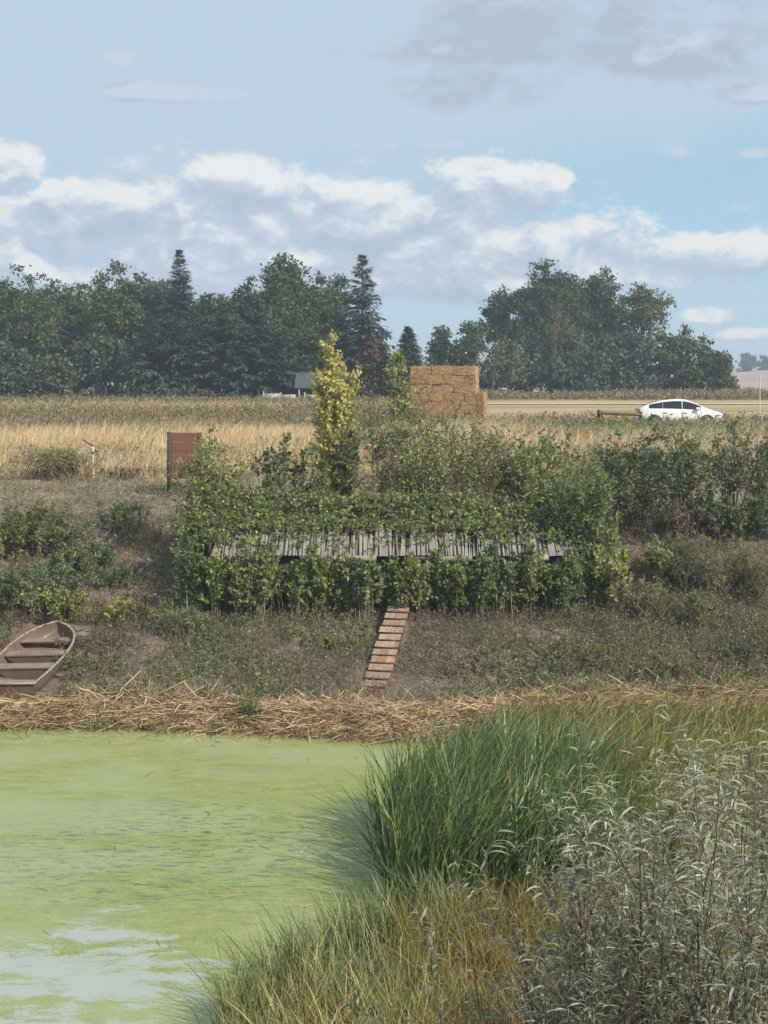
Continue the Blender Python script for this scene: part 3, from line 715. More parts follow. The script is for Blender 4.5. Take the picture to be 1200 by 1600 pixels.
# ------------------------------------------------------------------ generic shrub and field plants
def shrub_mesh(h, spread, nst, ntw, nlf, ll, lw, bare=.15, droop=.25, twl=.32, lean=(0, 0), rstem=.012, topleaf=10, jit=.06, up=.6):
    P = np.stack([rng.normal(0, jit, nst), rng.normal(0, jit, nst), np.full(nst, -.05)], 1)
    a = rng.uniform(0, 2 * np.pi, nst)
    s = spread * np.sqrt(rng.uniform(0.05, 1, nst))
    s[0] *= .1
    D = unit(np.stack([s * np.cos(a) + lean[0], s * np.sin(a) + lean[1], np.ones(nst)], 1))
    L = h * rng.uniform(.82, 1.02, nst) * np.sqrt(1 + s * s) * (1 - .30 * (s / max(spread, .01)) ** 2); L[0] = h * 1.0
    B = np.stack([.18 * s * np.cos(a), .18 * s * np.sin(a), -.06 * s], 1)
    A = Acc().add(*stems(P, D, L, rstem, .003, B, 5, 4))
    idx = np.repeat(np.arange(nst), ntw); m = len(idx)
    t = bare + (.97 - bare) * rng.uniform(0, 1, m) ** .8
    Q, T = at(P[idx], D[idx], L[idx], B[idx], t)
    D2 = unit(T * .8 + rand_dir(m, -.2, .6) * .9)
    L2 = h * twl * (1.1 - .65 * t) * rng.uniform(.5, 1.1, m)
    B2 = np.stack([rng.normal(0, .1, m), rng.normal(0, .1, m), rng.uniform(-.15, .12, m)], 1)
    A.add(*stems(Q, D2, L2, rstem * .4, .0018, B2, 2, 3))
    j = np.repeat(np.arange(m), nlf); n = len(j)
    P3, T3 = at(Q[j], D2[j], L2[j], B2[j], rng.uniform(.12, 1.0, n))
    k = np.repeat(np.arange(nst), topleaf)
    if len(k):
        P4, T4 = at(P[k], D[k], L[k], B[k], rng.uniform(.72, 1.0, len(k)))
        P3 = np.concatenate([P3, P4]); T3 = np.concatenate([T3, T4]); n = len(P3)
    U = unit(T3 * .55 + rand_dir(n) * .75 + np.array([0, 0, -droop]))
    N = unit(rand_dir(n) + np.array([0, 0, up]))
    lv = leaves(P3, U, N, ll * rng.uniform(.65, 1.25, n), lw * rng.uniform(.65, 1.2, n))
    return A.out(), lv

def shrub(name, label, cat, x, y, h, mat, stem='twig', z=None, group=None, leafless=False, **kw):
    root = empty(name, (x, y, float(gz(x, y)) if z is None else z), label, cat, group)
    st, lv = shrub_mesh(h, **kw)
    mesh_np('branches', *st, M[stem], root, True)['kind'] = 'stuff'
    if not leafless:
        o = mesh_np('foliage', *lv, mat, root); o['kind'] = 'stuff'
    return root

def scatter(n, d0, d1, x0=None, x1=None, margin=1.5, keep=None):
    d = np.sqrt(rng.uniform(d0 * d0, d1 * d1, n))
    w = 0.263 * d + margin
    x = rng.uniform(-1, 1, n) * w if x0 is None else rng.uniform(x0, x1, n)
    if keep is not None:
        k = keep(x, d); x, d = x[k], d[k]
    return x, d

def field(name, x, y, h, mat, nleaf=8, ll=.12, lw=.03, stemw=.008, lean=.25, up=.2, wind=(.12, 0), branch=.7, dz=-.03):
    """many stalks with small leaves, one mass nobody could count"""
    n = len(x); h = np.broadcast_to(h, (n,))
    P = on_ground(x, y, dz)
    D = unit(np.stack([rng.normal(wind[0], lean, n), rng.normal(wind[1], lean, n), np.ones(n)], 1))
    B = np.stack([rng.normal(wind[0], lean, n) * .5, rng.normal(0, lean, n) * .5, -.08 * np.ones(n)], 1)
    A = Acc().add(*blades(P, D, h, stemw, B, 2, 'grass'))
    if nleaf:
        j = np.repeat(np.arange(n), nleaf)
        Q, T = at(P[j], D[j], h[j], B[j], rng.uniform(.2, 1.0, len(j)))
        U = unit(T * branch + rand_dir(len(j)) * .8)
        A.add(*leaves(Q, U, unit(rand_dir(len(j)) + np.array([0, 0, up])), ll * rng.uniform(.5, 1.3, len(j)), lw * rng.uniform(.6, 1.3, len(j))))
    o = A.obj(name, mat)
    return tag(o, kind='stuff')

def grass(name, x, y, h, w, mat, lean=.25, bend=.35, wind=(.1, 0), nseg=3, dz=-.03):
    n = len(x)
    P = on_ground(x, y, dz)
    D = unit(np.stack([rng.normal(wind[0], lean, n), rng.normal(wind[1], lean, n), np.ones(n)], 1))
    B = np.stack([rng.normal(wind[0] * 1.5, bend, n), rng.normal(wind[1], bend, n), -np.abs(rng.normal(0, bend * .6, n))], 1)
    o = mesh_np(name, *blades(P, D, h, w, B, nseg, 'grass'), mat)
    return tag(o, kind='stuff')

# -------- the field beyond the bank
golden = lambda x, y: (vnoise(x, y, .22) > -.55)
x, y = scatter(33000, 50, 73, keep=lambda x, y: (vnoise(x, y, .25) + .4 * vnoise(x, y, .8) > -.35) & ((y > 53.5) | (vnoise(x, y, .4) > .1)))
grass('golden_grass', x, y, rng.uniform(.45, .95, len(x)) * (1 + .4 * vnoise(x, y, .3)), rng.uniform(.014, .03, len(x)), L_['gold'], lean=.2, bend=.25, nseg=2)
x, y = scatter(9000, 47.5, 60, keep=lambda x, y: vnoise(x, y, .45) > .12)
field('tan_weed_clumps', x, y, rng.uniform(.35, .85, len(x)), L_['tanweed'], nleaf=7, ll=.14, lw=.025)
x, y = scatter(11500, 72, 89, keep=lambda x, y: (vnoise(x * .4, y, .35) + .4 * vnoise(x, y, .9) > -.2) & ((x < 4) | (y < 79)))
field('tall_field_weeds', x, y, np.where(x > 4, .75, 1.0) * rng.uniform(.45, .95, len(x)) * (1 + .3 * vnoise(x, y, .2)), L_['olive'], nleaf=7, ll=.22, lw=.06, stemw=.02)
x, y = scatter(6500, 74, 92, keep=lambda x, y: (vnoise(x * .4 + 40, y, .35) > -.1) & (x < 4))
field('brown_field_weeds', x, y, rng.uniform(.4, .85, len(x)) * (1 + .3 * vnoise(x, y, .2)), L_['tanweed'], nleaf=6, ll=.22, lw=.05, stemw=.02)
x, y = scatter(5200, 64, 73, keep=lambda x, y: (x > -2) & (vnoise(x, y, .35) > -.3))
field('green_weed_band', x, y, rng.uniform(.45, .85, len(x)), L_['grey'], nleaf=11, ll=.17, lw=.045, stemw=.012)
x, y = scatter(3600, 52, 74, keep=lambda x, y: vnoise(x, y, .28) > .42)
field('green_field_scrub', x, y, rng.uniform(.4, .8, len(x)), L_['grey'], nleaf=12, ll=.16, lw=.045, stemw=.012)
x, y = scatter(5000, 43.5, 53, x0=-16, x1=-4.5, keep=lambda x, y: vnoise(x, y, .8) > -.35)
field('path_side_weeds', x, y, rng.uniform(.08, .4, len(x)), L_['bankweed'], nleaf=7, ll=.09, lw=.025, stemw=.008)
x, y = scatter(6000, 90, 112, keep=lambda x, y: x < 4 + 2 * vnoise(x, y, .3))
field('far_field_weeds', x, y, rng.uniform(.25, .6, len(x)), L_['tanweed'], nleaf=5, ll=.22, lw=.05, stemw=.03)
x, y = scatter(4000, 113, 128, keep=lambda x, y: x < 2)
field('far_weed_fringe', x, y, rng.uniform(.3, .7, len(x)), L_['olive'], nleaf=7, ll=.26, lw=.08, stemw=.03)
x, y = scatter(5500, 134, 150, keep=lambda x, y: (x > 2) & (vnoise(x, y, .1) > -.4))
field('tree_foot_weeds', x, y, rng.uniform(.25, .8, len(x)) * (1 + .6 * vnoise(x, y, .12)), L_['olive'], nleaf=8, ll=.34, lw=.12, stemw=.03)

# -------- the bank
def ramp_clear(x, y):
    return ~((np.abs(x - (-.22 + (y - 34.3) * .17)) < .38) & (y < 38.8) & (y > 34.15))
def boat_clear(x, y):
    return ~((np.abs(x - (-8.55 + (y - 33.6) * .09)) < .95) & (y > 33.2) & (y < 37.6))
bank_ok = lambda x, y: ramp_clear(x, y) & boat_clear(x, y)
x, y = scatter(13000, 33.2, 38.6, keep=lambda x, y: bank_ok(x, y) & (vnoise(x, y, .7) + .5 * vnoise(x, y, 1.9) > -.45))
field('bank_weeds', x, y, rng.uniform(.18, .55, len(x)) * (1 + .45 * vnoise(x, y, .4)), L_['bankweed'], nleaf=7, ll=.08, lw=.024, stemw=.006, branch=.5)
x, y = scatter(12000, 33.2, 38.6, keep=lambda x, y: bank_ok(x, y) & (vnoise(x + 30, y, .6) > -.2))
field('brown_bank_stalks', x, y, rng.uniform(.15, .5, len(x)), L_['brownweed'], nleaf=5, ll=.06, lw=.014, stemw=.006, branch=.4)
x, y = scatter(10000, 38.4, 44.0, keep=lambda x, y: ((x < -5) | (x > 6)) & (vnoise(x, y, .45) > -.25))
field('upper_bank_weeds', x, y, rng.uniform(.15, .5, len(x)), L_['bankweed'], nleaf=8, ll=.08, lw=.022, stemw=.006)
x, y = scatter(6500, 42, 52, keep=lambda x, y: (vnoise(x, y, .6) > -.15))
field('dry_bank_tufts', x, y, rng.uniform(.1, .35, len(x)), L_['tanweed'], nleaf=5, ll=.09, lw=.02, stemw=.008)
x, y = scatter(5000, 34.3, 38.5, x0=5.5, x1=11.5, keep=lambda x, y: vnoise(x, y, .8) > -.4)
field('right_bank_weeds', x, y, rng.uniform(.3, .85, len(x)), L_['bankweed'], nleaf=9, ll=.08, lw=.02, stemw=.006, branch=.6)

x, y = scatter(2600, 34.0, 44, keep=lambda x, y: bank_ok(x, y) & ((y < 38.3) | (np.abs(x) > 5.5)) & (vnoise(x + 9, y, .5) > -.2))
grass('pale_dry_stems', x, y, rng.uniform(.3, .95, len(x)), rng.uniform(.007, .014, len(x)), L_['dry'], lean=.3, bend=.3)
x, y = scatter(3400, 33.2, 38.2, keep=lambda x, y: bank_ok(x, y) & (vnoise(x - 50, y, .55) > .0))
field('green_bank_weeds', x, y, rng.uniform(.25, .6, len(x)), L_['grey'], nleaf=14, ll=.10, lw=.03, stemw=.006)
n_ = 5000
x, y = scatter(n_, 33.8, 46, keep=lambda x, y: bank_ok(x, y))
tag(mesh_np('leaf_litter', *leaves(on_ground(x, y, .03), rand_dir(len(x), -.2, .3), unit(rand_dir(len(x)) * .5 + np.array([0, 0, 1.0])), rng.uniform(.05, .13, len(x)), rng.uniform(.03, .07, len(x))), L_['dry']), kind='stuff')
# stones, clods and bits of litter on the bare bank
def clods():
    x, y = scatter(900, 34, 49, keep=lambda x, y: (np.abs(x) > 0) & bank_ok(x, y))
    A = Acc()
    for i in range(len(x)):
        V, Q = box_v(-1, 1, -1, 1, -.6, .6)
        V = V * rng.uniform(.55, 1.0, (8, 1)) * rng.uniform(.02, .06)
        A.add(V + np.array([x[i], y[i], float(gz(x[i], y[i]))]), Q)
    tag(A.obj('earth_clods', M['track']), kind='stuff')
clods()

# dead reeds flattened along the shore
def thatch(name, n, x0, x1, da, db, lay=.30, mat='thatch', lift=.22):
    x = rng.uniform(x0, x1, n)
    sh = np.interp(x, [-12, -8, -4, 0, 3, 12], [0.35, 0.25, 0.05, -1.0, -0.4, 1.0])
    y = rng.uniform(da, db, n) + sh + .2 * vnoise(x, x * 0, .8)
    k = bank_ok(x, y); x, y, sh = x[k], y[k], sh[k]; n = len(x)
    P = on_ground(x, y)
    P[:, 2] = np.maximum(P[:, 2], 0.0) + rng.uniform(0, lift, n) * (1 - np.abs((y - sh - (da + db) / 2) / (db - da)) * 1.3)
    a = rng.normal(0, 1.2, n) + np.where(rng.uniform(size=n) < .5, 0, np.pi)
    D = unit(np.stack([np.cos(a), np.sin(a) * .8, rng.normal(.14, lay, n)], 1))
    B = np.stack([rng.normal(0, .3, n), rng.normal(0, .3, n), -rng.uniform(.0, .5, n)], 1)
    tag(mesh_np(name, *blades(P, D, rng.uniform(.12, .72, n) * np.where(rng.uniform(size=n) < .06, 1.7, 1), rng.uniform(.010, .026, n), B, 2, 'stalk'), L_[mat]), kind='stuff')
thatch('dead_reed_thatch', 19000, -10.5, 4.0, 31.75, 33.5)
thatch('dead_reed_litter', 8000, 3.0, 10.5, 32.3, 34.1)
x = rng.uniform(-10, 10, 1500); sh = np.interp(x, [-12, -8, -4, 0, 3, 12], [0.35, 0.25, 0.05, -1.0, -0.4, 1.0])
y = 33.3 + sh + rng.normal(0, .35, len(x)); k = bank_ok(x, y); x, y = x[k], y[k]
grass('standing_dead_reeds', x, y, rng.uniform(.25, .8, len(x)), rng.uniform(.008, .018, len(x)), L_['thatch'], lean=.6, bend=.35)
x = rng.uniform(-10, .8, 2600); sh = np.interp(x, [-12, -8, -4, 0, 3], [0.35, 0.25, 0.05, -1.0, -0.4])
y = 31.85 + sh + rng.uniform(-.12, .25, len(x))
grass('shore_straw_fringe', x, y, rng.uniform(.12, .4, len(x)), .016, L_['thatch'], lean=.6, bend=.6, wind=(.05, -.35))
x = np.concatenate([rng.uniform(-10, .5, 240), rng.uniform(-5, 0, 60)]); y = np.concatenate([31.6 - np.abs(rng.normal(0, .5, 240)), rng.uniform(19, 30, 60)])
P = np.stack([x, y, np.full(len(x), .012)], 1); a = rng.uniform(0, 2 * np.pi, len(x))
tag(mesh_np('floating_straw', *blades(P, np.stack([np.cos(a), np.sin(a), a * 0], 1), rng.uniform(.08, .4, len(x)), .016, np.stack([rng.normal(0, .1, len(x)), rng.normal(0, .1, len(x)), a * 0], 1), 2, 'stalk', np.stack([-np.sin(a), np.cos(a), a * 0 + .2], 1)), L_['thatch']), kind='stuff')
for (pxx, pyy, hh, nn, lab) in ((160, 1135, .85, 26, 'dark green reed tuft at the shore left of the middle of the thatch'),
                           (342, 1140, .5, 24, 'low green reed tuft standing in the straw at the water edge'),
                           (388, 1130, 1.15, 90, 'tall green reed clump in the straw left of the plank ramp'),
                           (255, 1140, .4, 16, 'thin green reed tuft at the water edge, between the boat and the tall reed clump')):
    d = 7.4 * F / (pyy - HOR); n = nn
    root = empty('reed_tuft', ((pxx - 600) * d / F, d, max(0.0, float(gz((pxx - 600) * d / F, d)))), lab, 'reeds', 'green reed tufts along the far shore')
    P = np.stack([rng.normal(0, .14, n), rng.normal(0, .1, n), np.full(n, -.05)], 1)
    D = unit(np.stack([rng.normal(0, .12, n), rng.normal(0, .12, n), np.ones(n)], 1))
    o = mesh_np('blades', *blades(P, D, hh * rng.uniform(.5, 1.0, n), .018, np.stack([rng.normal(0, .15, n), rng.normal(0, .15, n), np.zeros(n)], 1), 4), L_['cattail'], root)
    o['kind'] = 'stuff'

# ================================================================== HUNTING BLIND IN THE BANK
def build_blind():
    root = empty('hunting_blind', (0.2, 38.6, float(gz(0.2, 38.6))), 'long low hunting blind sunk in the bank, grey slat roof, hidden in leafy brush', 'hunting blind')
    ox, oy, oz = root.location
    def loc(V): return np.asarray(V) - np.array([ox, oy, oz])
    X0, X1 = -4.55, 4.95
    lowz, upz, dl, du = 3.02, 3.66, 38.45, 39.55
    # five roof panels, each of upright weathered slats
    edges = np.linspace(X0, X1, 6)
    slat_me = []
    for q in range(5):
        V, Q = box_v(-.031, .031, 0, 1, -.003, .003)
        V = V + rng.normal(0, .006, V.shape) * np.array([1, 3, .5])
        slat_me.append((V, Q))
    protos = []
    for V, Q in slat_me:
        o = mesh_np('slat', V, Q, M['greywood']); protos.append(o.data); bpy.data.objects.remove(o)
    v = np.array([0, du - dl, upz - lowz]); ln = float(np.linalg.norm(v)); pitch = math.atan2(v[2], v[1])
    for i in range(5):
        a, b = edges[i] + .006, edges[i + 1] - .006
        dz = [-.02, .012, -.022, .014, -.01][i]; tilt = [.02, -.012, .02, -.02, .012][i]
        f = Acc()
        for yy in (.12, .55, .98):
            p0 = np.array([a, dl + v[1] * yy, lowz + dz + v[2] * yy - .045]); p1 = p0 + np.array([b - a, 0, (b - a) * tilt])
            f.add(*bar(loc(p0), loc(p1), .05, .04))
        panel = f.obj('roof_panel', M['oldwood'], root)
        nrm_ = unit(np.array([0, -v[2], v[1]])) * -.009
        bk = np.array([[q, dl + v[1] * f, lowz + dz + v[2] * f + (q - a) * tilt] for q, f in ((a + .01, .0), (b - .01, .0), (b - .01, .97), (a + .01, .97))]) + nrm_
        mesh_np('backing_sheet', loc(np.concatenate([bk, bk - [0, 0, .012]])), [(0, 1, 2, 3), (7, 6, 5, 4), (0, 4, 5, 1), (1, 5, 6, 2), (2, 6, 7, 3), (3, 7, 4, 0)], M['greywood'], panel)
        n = int((b - a) / .052)
        for j in range(n):
            s = inst('slat', protos[int(rng.integers(5))], panel)
            xx = a + .03 + j * (b - a - .06) / (n - 1)
            s.location = loc([xx, dl + rng.normal(-.03, .025), lowz + dz + (xx - a) * tilt + (j % 2) * .0025 + rng.normal(0, .0006)])
            s.rotation_euler = (pitch + rng.normal(0, .0015), rng.normal(0, .004), rng.normal(0, .010))
            s.scale = (rng.uniform(.92, 1.1), ln * rng.uniform(.93, 1.06), 1)
    # lighter boards nailed along the low edge
    for x0, x1, zz, mt in ((.72, 2.3, 2.93, 'oldwood'), (3.35, 4.3, 2.95, 'oldwood'), (-2.2, -.2, 2.94, 'oldwood')):
        b = mesh_np('fascia_board', *bar(loc([x0, dl - .06, zz]), loc([x1, dl - .06, zz + .02]), .03, .13), M[mt], root)
    # walls, posts, lid
    dw = 38.62
    for x0, x1 in ((X0, .22), (1.0, X1)):
        w = mesh_np('wall', *box_v(x0 - ox, x1 - ox, dw - oy, dw + .06 - oy, .9 - oz, 2.95 - oz), M['darkwood'], root)
    mesh_np('back_wall', *box_v(X0 - ox, X1 - ox, 41.2 - oy, 41.26 - oy, 1.2 - oz, 4.0 - oz), M['darkwood'], root)
    for x in (X0 - .03, X1 + .03):
        mesh_np('side_wall', *box_v(x - .03 - ox, x + .03 - ox, dw + .07 - oy, 41.19 - oy, .9 - oz, 3.3 - oz), M['darkwood'], root)
    mesh_np('floor', *box_v(X0 - ox + .1, X1 - ox - .1, 38.75 - oy, 41.1 - oy, 1.86 - oz, 1.9 - oz), M['darkwood'], root)
    mesh_np('lid', *box_v(X0 - ox, X1 - ox, 39.95 - oy, 41.15 - oy, 3.74 - oz, 3.79 - oz), M['darkwood'], root)  # lid coloured dark to stand in for the shade of an opening
    for x in np.linspace(X0 + .1, X1 - .1, 7):
        mesh_np('post', *bar(loc([x, dw - .05, .9]), loc([x, dw - .05, 2.98]), .09, .09, (0, 1, 0)), M['oldwood'], root)
    # brush heaped over the lid and hanging over the upper edge of the slats
    n = 3600
    P = np.stack([rng.uniform(X0 - .5, X1 + .3, n), rng.uniform(39.27, 41.6, n), np.zeros(n)], 1)
    gap = (np.abs(P[:, 0] - .1) < .3) & (P[:, 1] < 40.1)
    P = P[~gap]; n = len(P)
    ex = np.concatenate([rng.normal(c, w, k) for c, w, k in ((-3.4, .3, 26), (-2.3, .3, 26), (.95, .3, 14), (3.6, .3, 16), (-4.5, .25, 60), (-1.2, .3, 16), (.3, .2, 22), (1.7, .3, 12), (2.85, .22, 26), (4.6, .25, 60))])
    Pe = np.stack([ex, rng.uniform(38.75, 39.5, len(ex)), np.zeros(len(ex))], 1)
    P = np.concatenate([P, Pe]); n = len(P)
    P[:, 2] = 3.66 + .62 * sstep(39.4, 40.6, P[:, 1]) * rng.uniform(.2, 1, n) + .20 * sstep(39.4, 40.2, P[:, 1]) * (vnoise(P[:, 0], P[:, 1], .9) + .6 * vnoise(P[:, 0], P[:, 1], 2.2))
    P[:, 2] -= .58 * np.clip(39.45 - P[:, 1], 0, 1)
    D = unit(np.stack([rng.normal(0, .8, n), rng.normal(-.12, .6, n), rng.uniform(.0, .8, n)], 1))
    L = rng.uniform(.25, .6, n); B = np.stack([rng.normal(0, .2, n), rng.normal(0, .2, n), -rng.uniform(.1, .5, n)], 1)
    o = mesh_np('brush_stems', *stems(loc(P), D, L, .006, .002, B, 3, 3), M['twig'], root); o['kind'] = 'stuff'
    j = np.repeat(np.arange(n), 9); m = len(j)
    Q, T = at(loc(P)[j], D[j], L[j], B[j], rng.uniform(.1, 1, m))
    o = mesh_np('brush_cover', *leaves(Q, unit(T * .6 + rand_dir(m) * .8 + np.array([0, 0, -.2])), unit(rand_dir(m) + np.array([0, -.2, .6])), .115 * rng.uniform(.5, 1.35, m), .078 * rng.uniform(.6, 1.2, m)), L_['brush'], root)
    o['kind'] = 'stuff'
    return root
build_blind()

# leafy cut saplings stood along its front
def front_saplings():
    left = np.linspace(292, 596, 12); right = np.linspace(652, 948, 11)
    nth = ['first', 'second', 'third', 'fourth', 'fifth', 'sixth', 'seventh', 'eighth', 'ninth', 'tenth', 'eleventh', 'twelfth']
    for side, lst in (('left', left[::-1]), ('right', right)):
        for i, p in enumerate(lst):
            d = 38.12 + rng.uniform(-.30, .22)
            x = (p + rng.uniform(-6, 6) - 600) * d / F
            z = float(gz(x, d))
            top = CAMZ - (858 + rng.choice([-14, 0, 14]) + rng.uniform(-10, 10) - HOR) * d / F
            h = top - z
            shrub('willow_sapling', f'leafy sapling along the front of the blind, {nth[i]} {side} of the plank ramp', 'sapling', x, d, h,
                  [L_['lush'], L_['brush'], L_['lush'], L_['grey'], L_['brush']][(i * 3 + (side == 'right')) % 5], stem='palebark' if i % 2 else 'twig', group='leafy saplings along the front of the blind',
                  spread=.17, nst=11, ntw=16, nlf=12, ll=[.10, .13, .085][i % 3], lw=[.066, .085, .045][i % 3], bare=.26, twl=.24, jit=.16, topleaf=14, rstem=.013)
front_saplings()

for p, lab in ((604, 'leafy sapling arching over the top of the plank ramp from its left side'), (648, 'leafy sapling arching over the top of the plank ramp from its right side')):
    d = 38.35; x = (p - 600) * d / F; z = float(gz(x, d))
    shrub('willow_sapling', lab, 'sapling', x, d, CAMZ - (864 - HOR) * d / F - z, L_['lush'], stem='twig', group='leafy saplings along the front of the blind',
          spread=.10, nst=6, ntw=14, nlf=12, ll=.11, lw=.072, bare=.5, twl=.24, jit=.06, topleaf=20, lean=(.12 if p < 620 else -.12, -.05))
# taller brush behind and at both ends, each with its own look
def S(label, pxx, top, d, mat, w, n=(8, 9, 9), leaf=(.085, .048), cat='shrub', name='willow_shrub', stem='twig', **kw):
    x = (pxx - 600) * d / F; z = float(gz(x, d))
    h = CAMZ - (top - HOR) * d / F - z
    sp = (w * d / F / 2) / max(h, .3) * .9
    n = (int(n[0] * 1.5), int(n[1] * 1.35), int(n[2] * 1.18)); leaf = (leaf[0] * 1.32, leaf[1] * 1.42)
    kw.setdefault('twl', .26)
    return shrub(name, label, cat, x, d, h, L_[mat] if isinstance(mat, str) else mat, stem=stem, spread=sp, nst=n[0], ntw=n[1], nlf=n[2], ll=leaf[0], lw=leaf[1], **kw)

S('tall leafy willow bush at the left end of the blind before the red boards', 318, 655, 40.6, 'brush', 96, (12, 13, 10), jit=.25)
S('leafy bush low at the left end of the blind, under the tall willow bush', 300, 772, 39.2, 'brush', 80, (10, 11, 10), jit=.25)
S('leafy bush on the left end of the blind, beside the tall willow bush', 365, 712, 41.0, 'brush', 70, (10, 10, 10), jit=.2)
S('round leaved shrub with bare upper shoots rising left of the yellow poplar', 440, 668, 41.8, 'thicket', 110, (11, 7, 6), (.12, .085), jit=.25, twl=.16, up=.3)
S('low dark bush between the round leaved shrub and the yellow poplar', 486, 722, 41.9, 'brush', 60, (8, 8, 9), jit=.2)
S('slender yellow autumn poplar standing behind the blind', 524, 516, 43.2, 'yellow', 74, (7, 38, 14), (.092, .058), 'tree', 'yellow_poplar', 'palebark', twl=.19, bare=.12, jit=.07, topleaf=50, rstem=.03, droop=.5)
S('yellow green lower shoots at the foot of the yellow poplar', 540, 655, 42.9, 'yellowgreen', 54, (5, 12, 10), (.09, .06), 'sapling', 'poplar_shoot', 'twig', twl=.2, jit=.1)
S('tall thin green sapling with a pale bare stem in front of the straw stack', 626, 548, 42.6, 'brush', 40, (1, 90, 11), (.12, .042), 'sapling', 'ash_sapling', 'palebark', twl=.19, bare=.28, jit=.03, rstem=.026, topleaf=60, droop=.5)
S('green willow bush at the foot of the tall thin sapling', 596, 612, 42.4, 'grey', 90, (10, 12, 10), (.1, .03), jit=.25)
S('green willow bush in front of the straw stack, its tips in front of the bales', 664, 596, 43.2, 'grey', 84, (9, 12, 10), (.1, .03), jit=.25)
S('yellowish willow bush below the right end of the straw stack', 728, 640, 42.8, 'yellowgreen', 96, (11, 12, 9), (.08, .034), jit=.25)
S('olive willow bush behind the middle of the blind, below the stack', 690, 660, 41.9, 'brush', 90, (10, 12, 10), (.08, .036), jit=.3)
S('grey green willow bush right of the yellowish one', 790, 655, 42.4, 'grey', 90, (11, 12, 10), (.085, .034), jit=.25)
S('bush with dark leafy tips poking up toward the field, left of the wooden rail', 850, 648, 42.6, 'lush', 70, (8, 11, 9), (.09, .045), jit=.2)
S('bushy willow behind the right part of the blind', 832, 700, 41.4, 'brush', 90, (10, 11, 10), jit=.25)
S('low bush behind the blind between the two leafy ends', 620, 712, 41.6, 'brush', 80, (9, 10, 9), jit=.3)
S('tall willow at the right end of the blind, leafy from top to ground', 912, 700, 39.4, 'lush', 100, (14, 16, 10), (.1, .04), 'tree', 'willow_tree', 'twig', jit=.3, bare=.1)
S('willow with yellow green leaves right at the blind corner', 938, 790, 38.9, 'brush', 60, (8, 12, 10), (.1, .04), jit=.2, bare=.1)
S('leafy bush low left corner of the blind beside the dark bank shadow', 322, 868, 38.5, 'lush', 66, (8, 10, 9), (.095, .06), jit=.2)

S('fresh green willow bush behind the roof, right of the thin sapling', 655, 655, 41.7, 'brush', 80, (10, 11, 10), (.085, .036), jit=.3, bare=.05)
S('pale green willow bush behind the right half of the roof', 756, 668, 41.6, 'yellowgreen', 84, (10, 11, 10), (.08, .034), jit=.3, bare=.05)
S('green willow bush with thin tips between roof and field, right half', 815, 690, 42.0, 'brush', 80, (10, 11, 10), (.085, .036), jit=.3, bare=.05)
S('thick willow bush next to the tall right end willow, behind the roof', 868, 735, 41.2, 'brush', 80, (10, 11, 10), (.085, .036), jit=.3, bare=.05)
S('leafy bush between the blind and the right bank thicket', 930, 700, 41.4, 'grey', 84, (11, 11, 10), (.085, .036), jit=.3, bare=.05)
# bushes on the right bank
S('wide green bush on the right bank below the white car', 1010, 652, 42.0, 'thicket', 170, (20, 14, 10), (.085, .045), 'bush', 'bank_bush', 'darktwig', jit=.55)
S('dark bush in the middle of the right bank thicket', 1068, 668, 42.2, 'thicket', 120, (15, 12, 10), (.085, .045), 'bush', 'bank_bush', 'darktwig', jit=.4)
S('small open tree with dark stem and bare side limbs on the right bank', 1138, 655, 42.4, 'thicket', 140, (7, 12, 10), (.085, .045), 'tree', 'elm_tree', 'darktwig', jit=.12, bare=.35, rstem=.035)
S('green bush low on the right bank under the small open tree', 1120, 765, 41.6, 'thicket', 110, (14, 11, 10), (.08, .05), 'bush', 'bank_bush', 'darktwig', jit=.4)
S('bush cut by the right edge of the photo beside the small open tree', 1200, 660, 43.0, 'thicket', 90, (12, 12, 10), (.085, .045), 'bush', 'bank_bush', 'darktwig', jit=.35)
S('bush low at the right edge of the photo in shade', 1195, 765, 41.8, 'thicket', 80, (10, 10, 9), (.08, .05), 'bush', 'bank_bush', 'darktwig', jit=.35)
S('dry tan weed clump with pale tips in the right bank thicket', 1066, 770, 41.3, 'dry', 70, (18, 5, 5), (.11, .018), 'weed clump', 'dry_weed_clump', 'twig', jit=.15, twl=.14)
S('light green sapling with several thin stems on the right bank', 1026, 834, 39.2, 'lush', 60, (7, 9, 7), (.09, .05), 'sapling', 'poplar_sapling', 'palebark', jit=.1, bare=.5)
S('feathery olive bush on the right bank beside the thin stemmed sapling', 1080, 826, 39.2, 'feather', 120, (34, 14, 10), (.06, .016), 'bush', 'feathery_bush', 'twig', jit=.35)
S('feathery olive bush further right on the bank, beyond the bare forked branch', 1165, 846, 38.8, 'feather', 110, (32, 14, 10), (.06, .016), 'bush', 'feathery_bush', 'twig', jit=.35)
S('feathery weed bush lower right above the straw litter', 1170, 972, 35.6, 'feather', 110, (24, 11, 9), (.06, .016), 'bush', 'feathery_bush', 'twig', jit=.4)
S('feathery weed bush with thin stems right of the bare gully', 1098, 905, 37.0, 'feather', 60, (14, 10, 9), (.06, .018), 'bush', 'feathery_bush', 'twig', jit=.2)

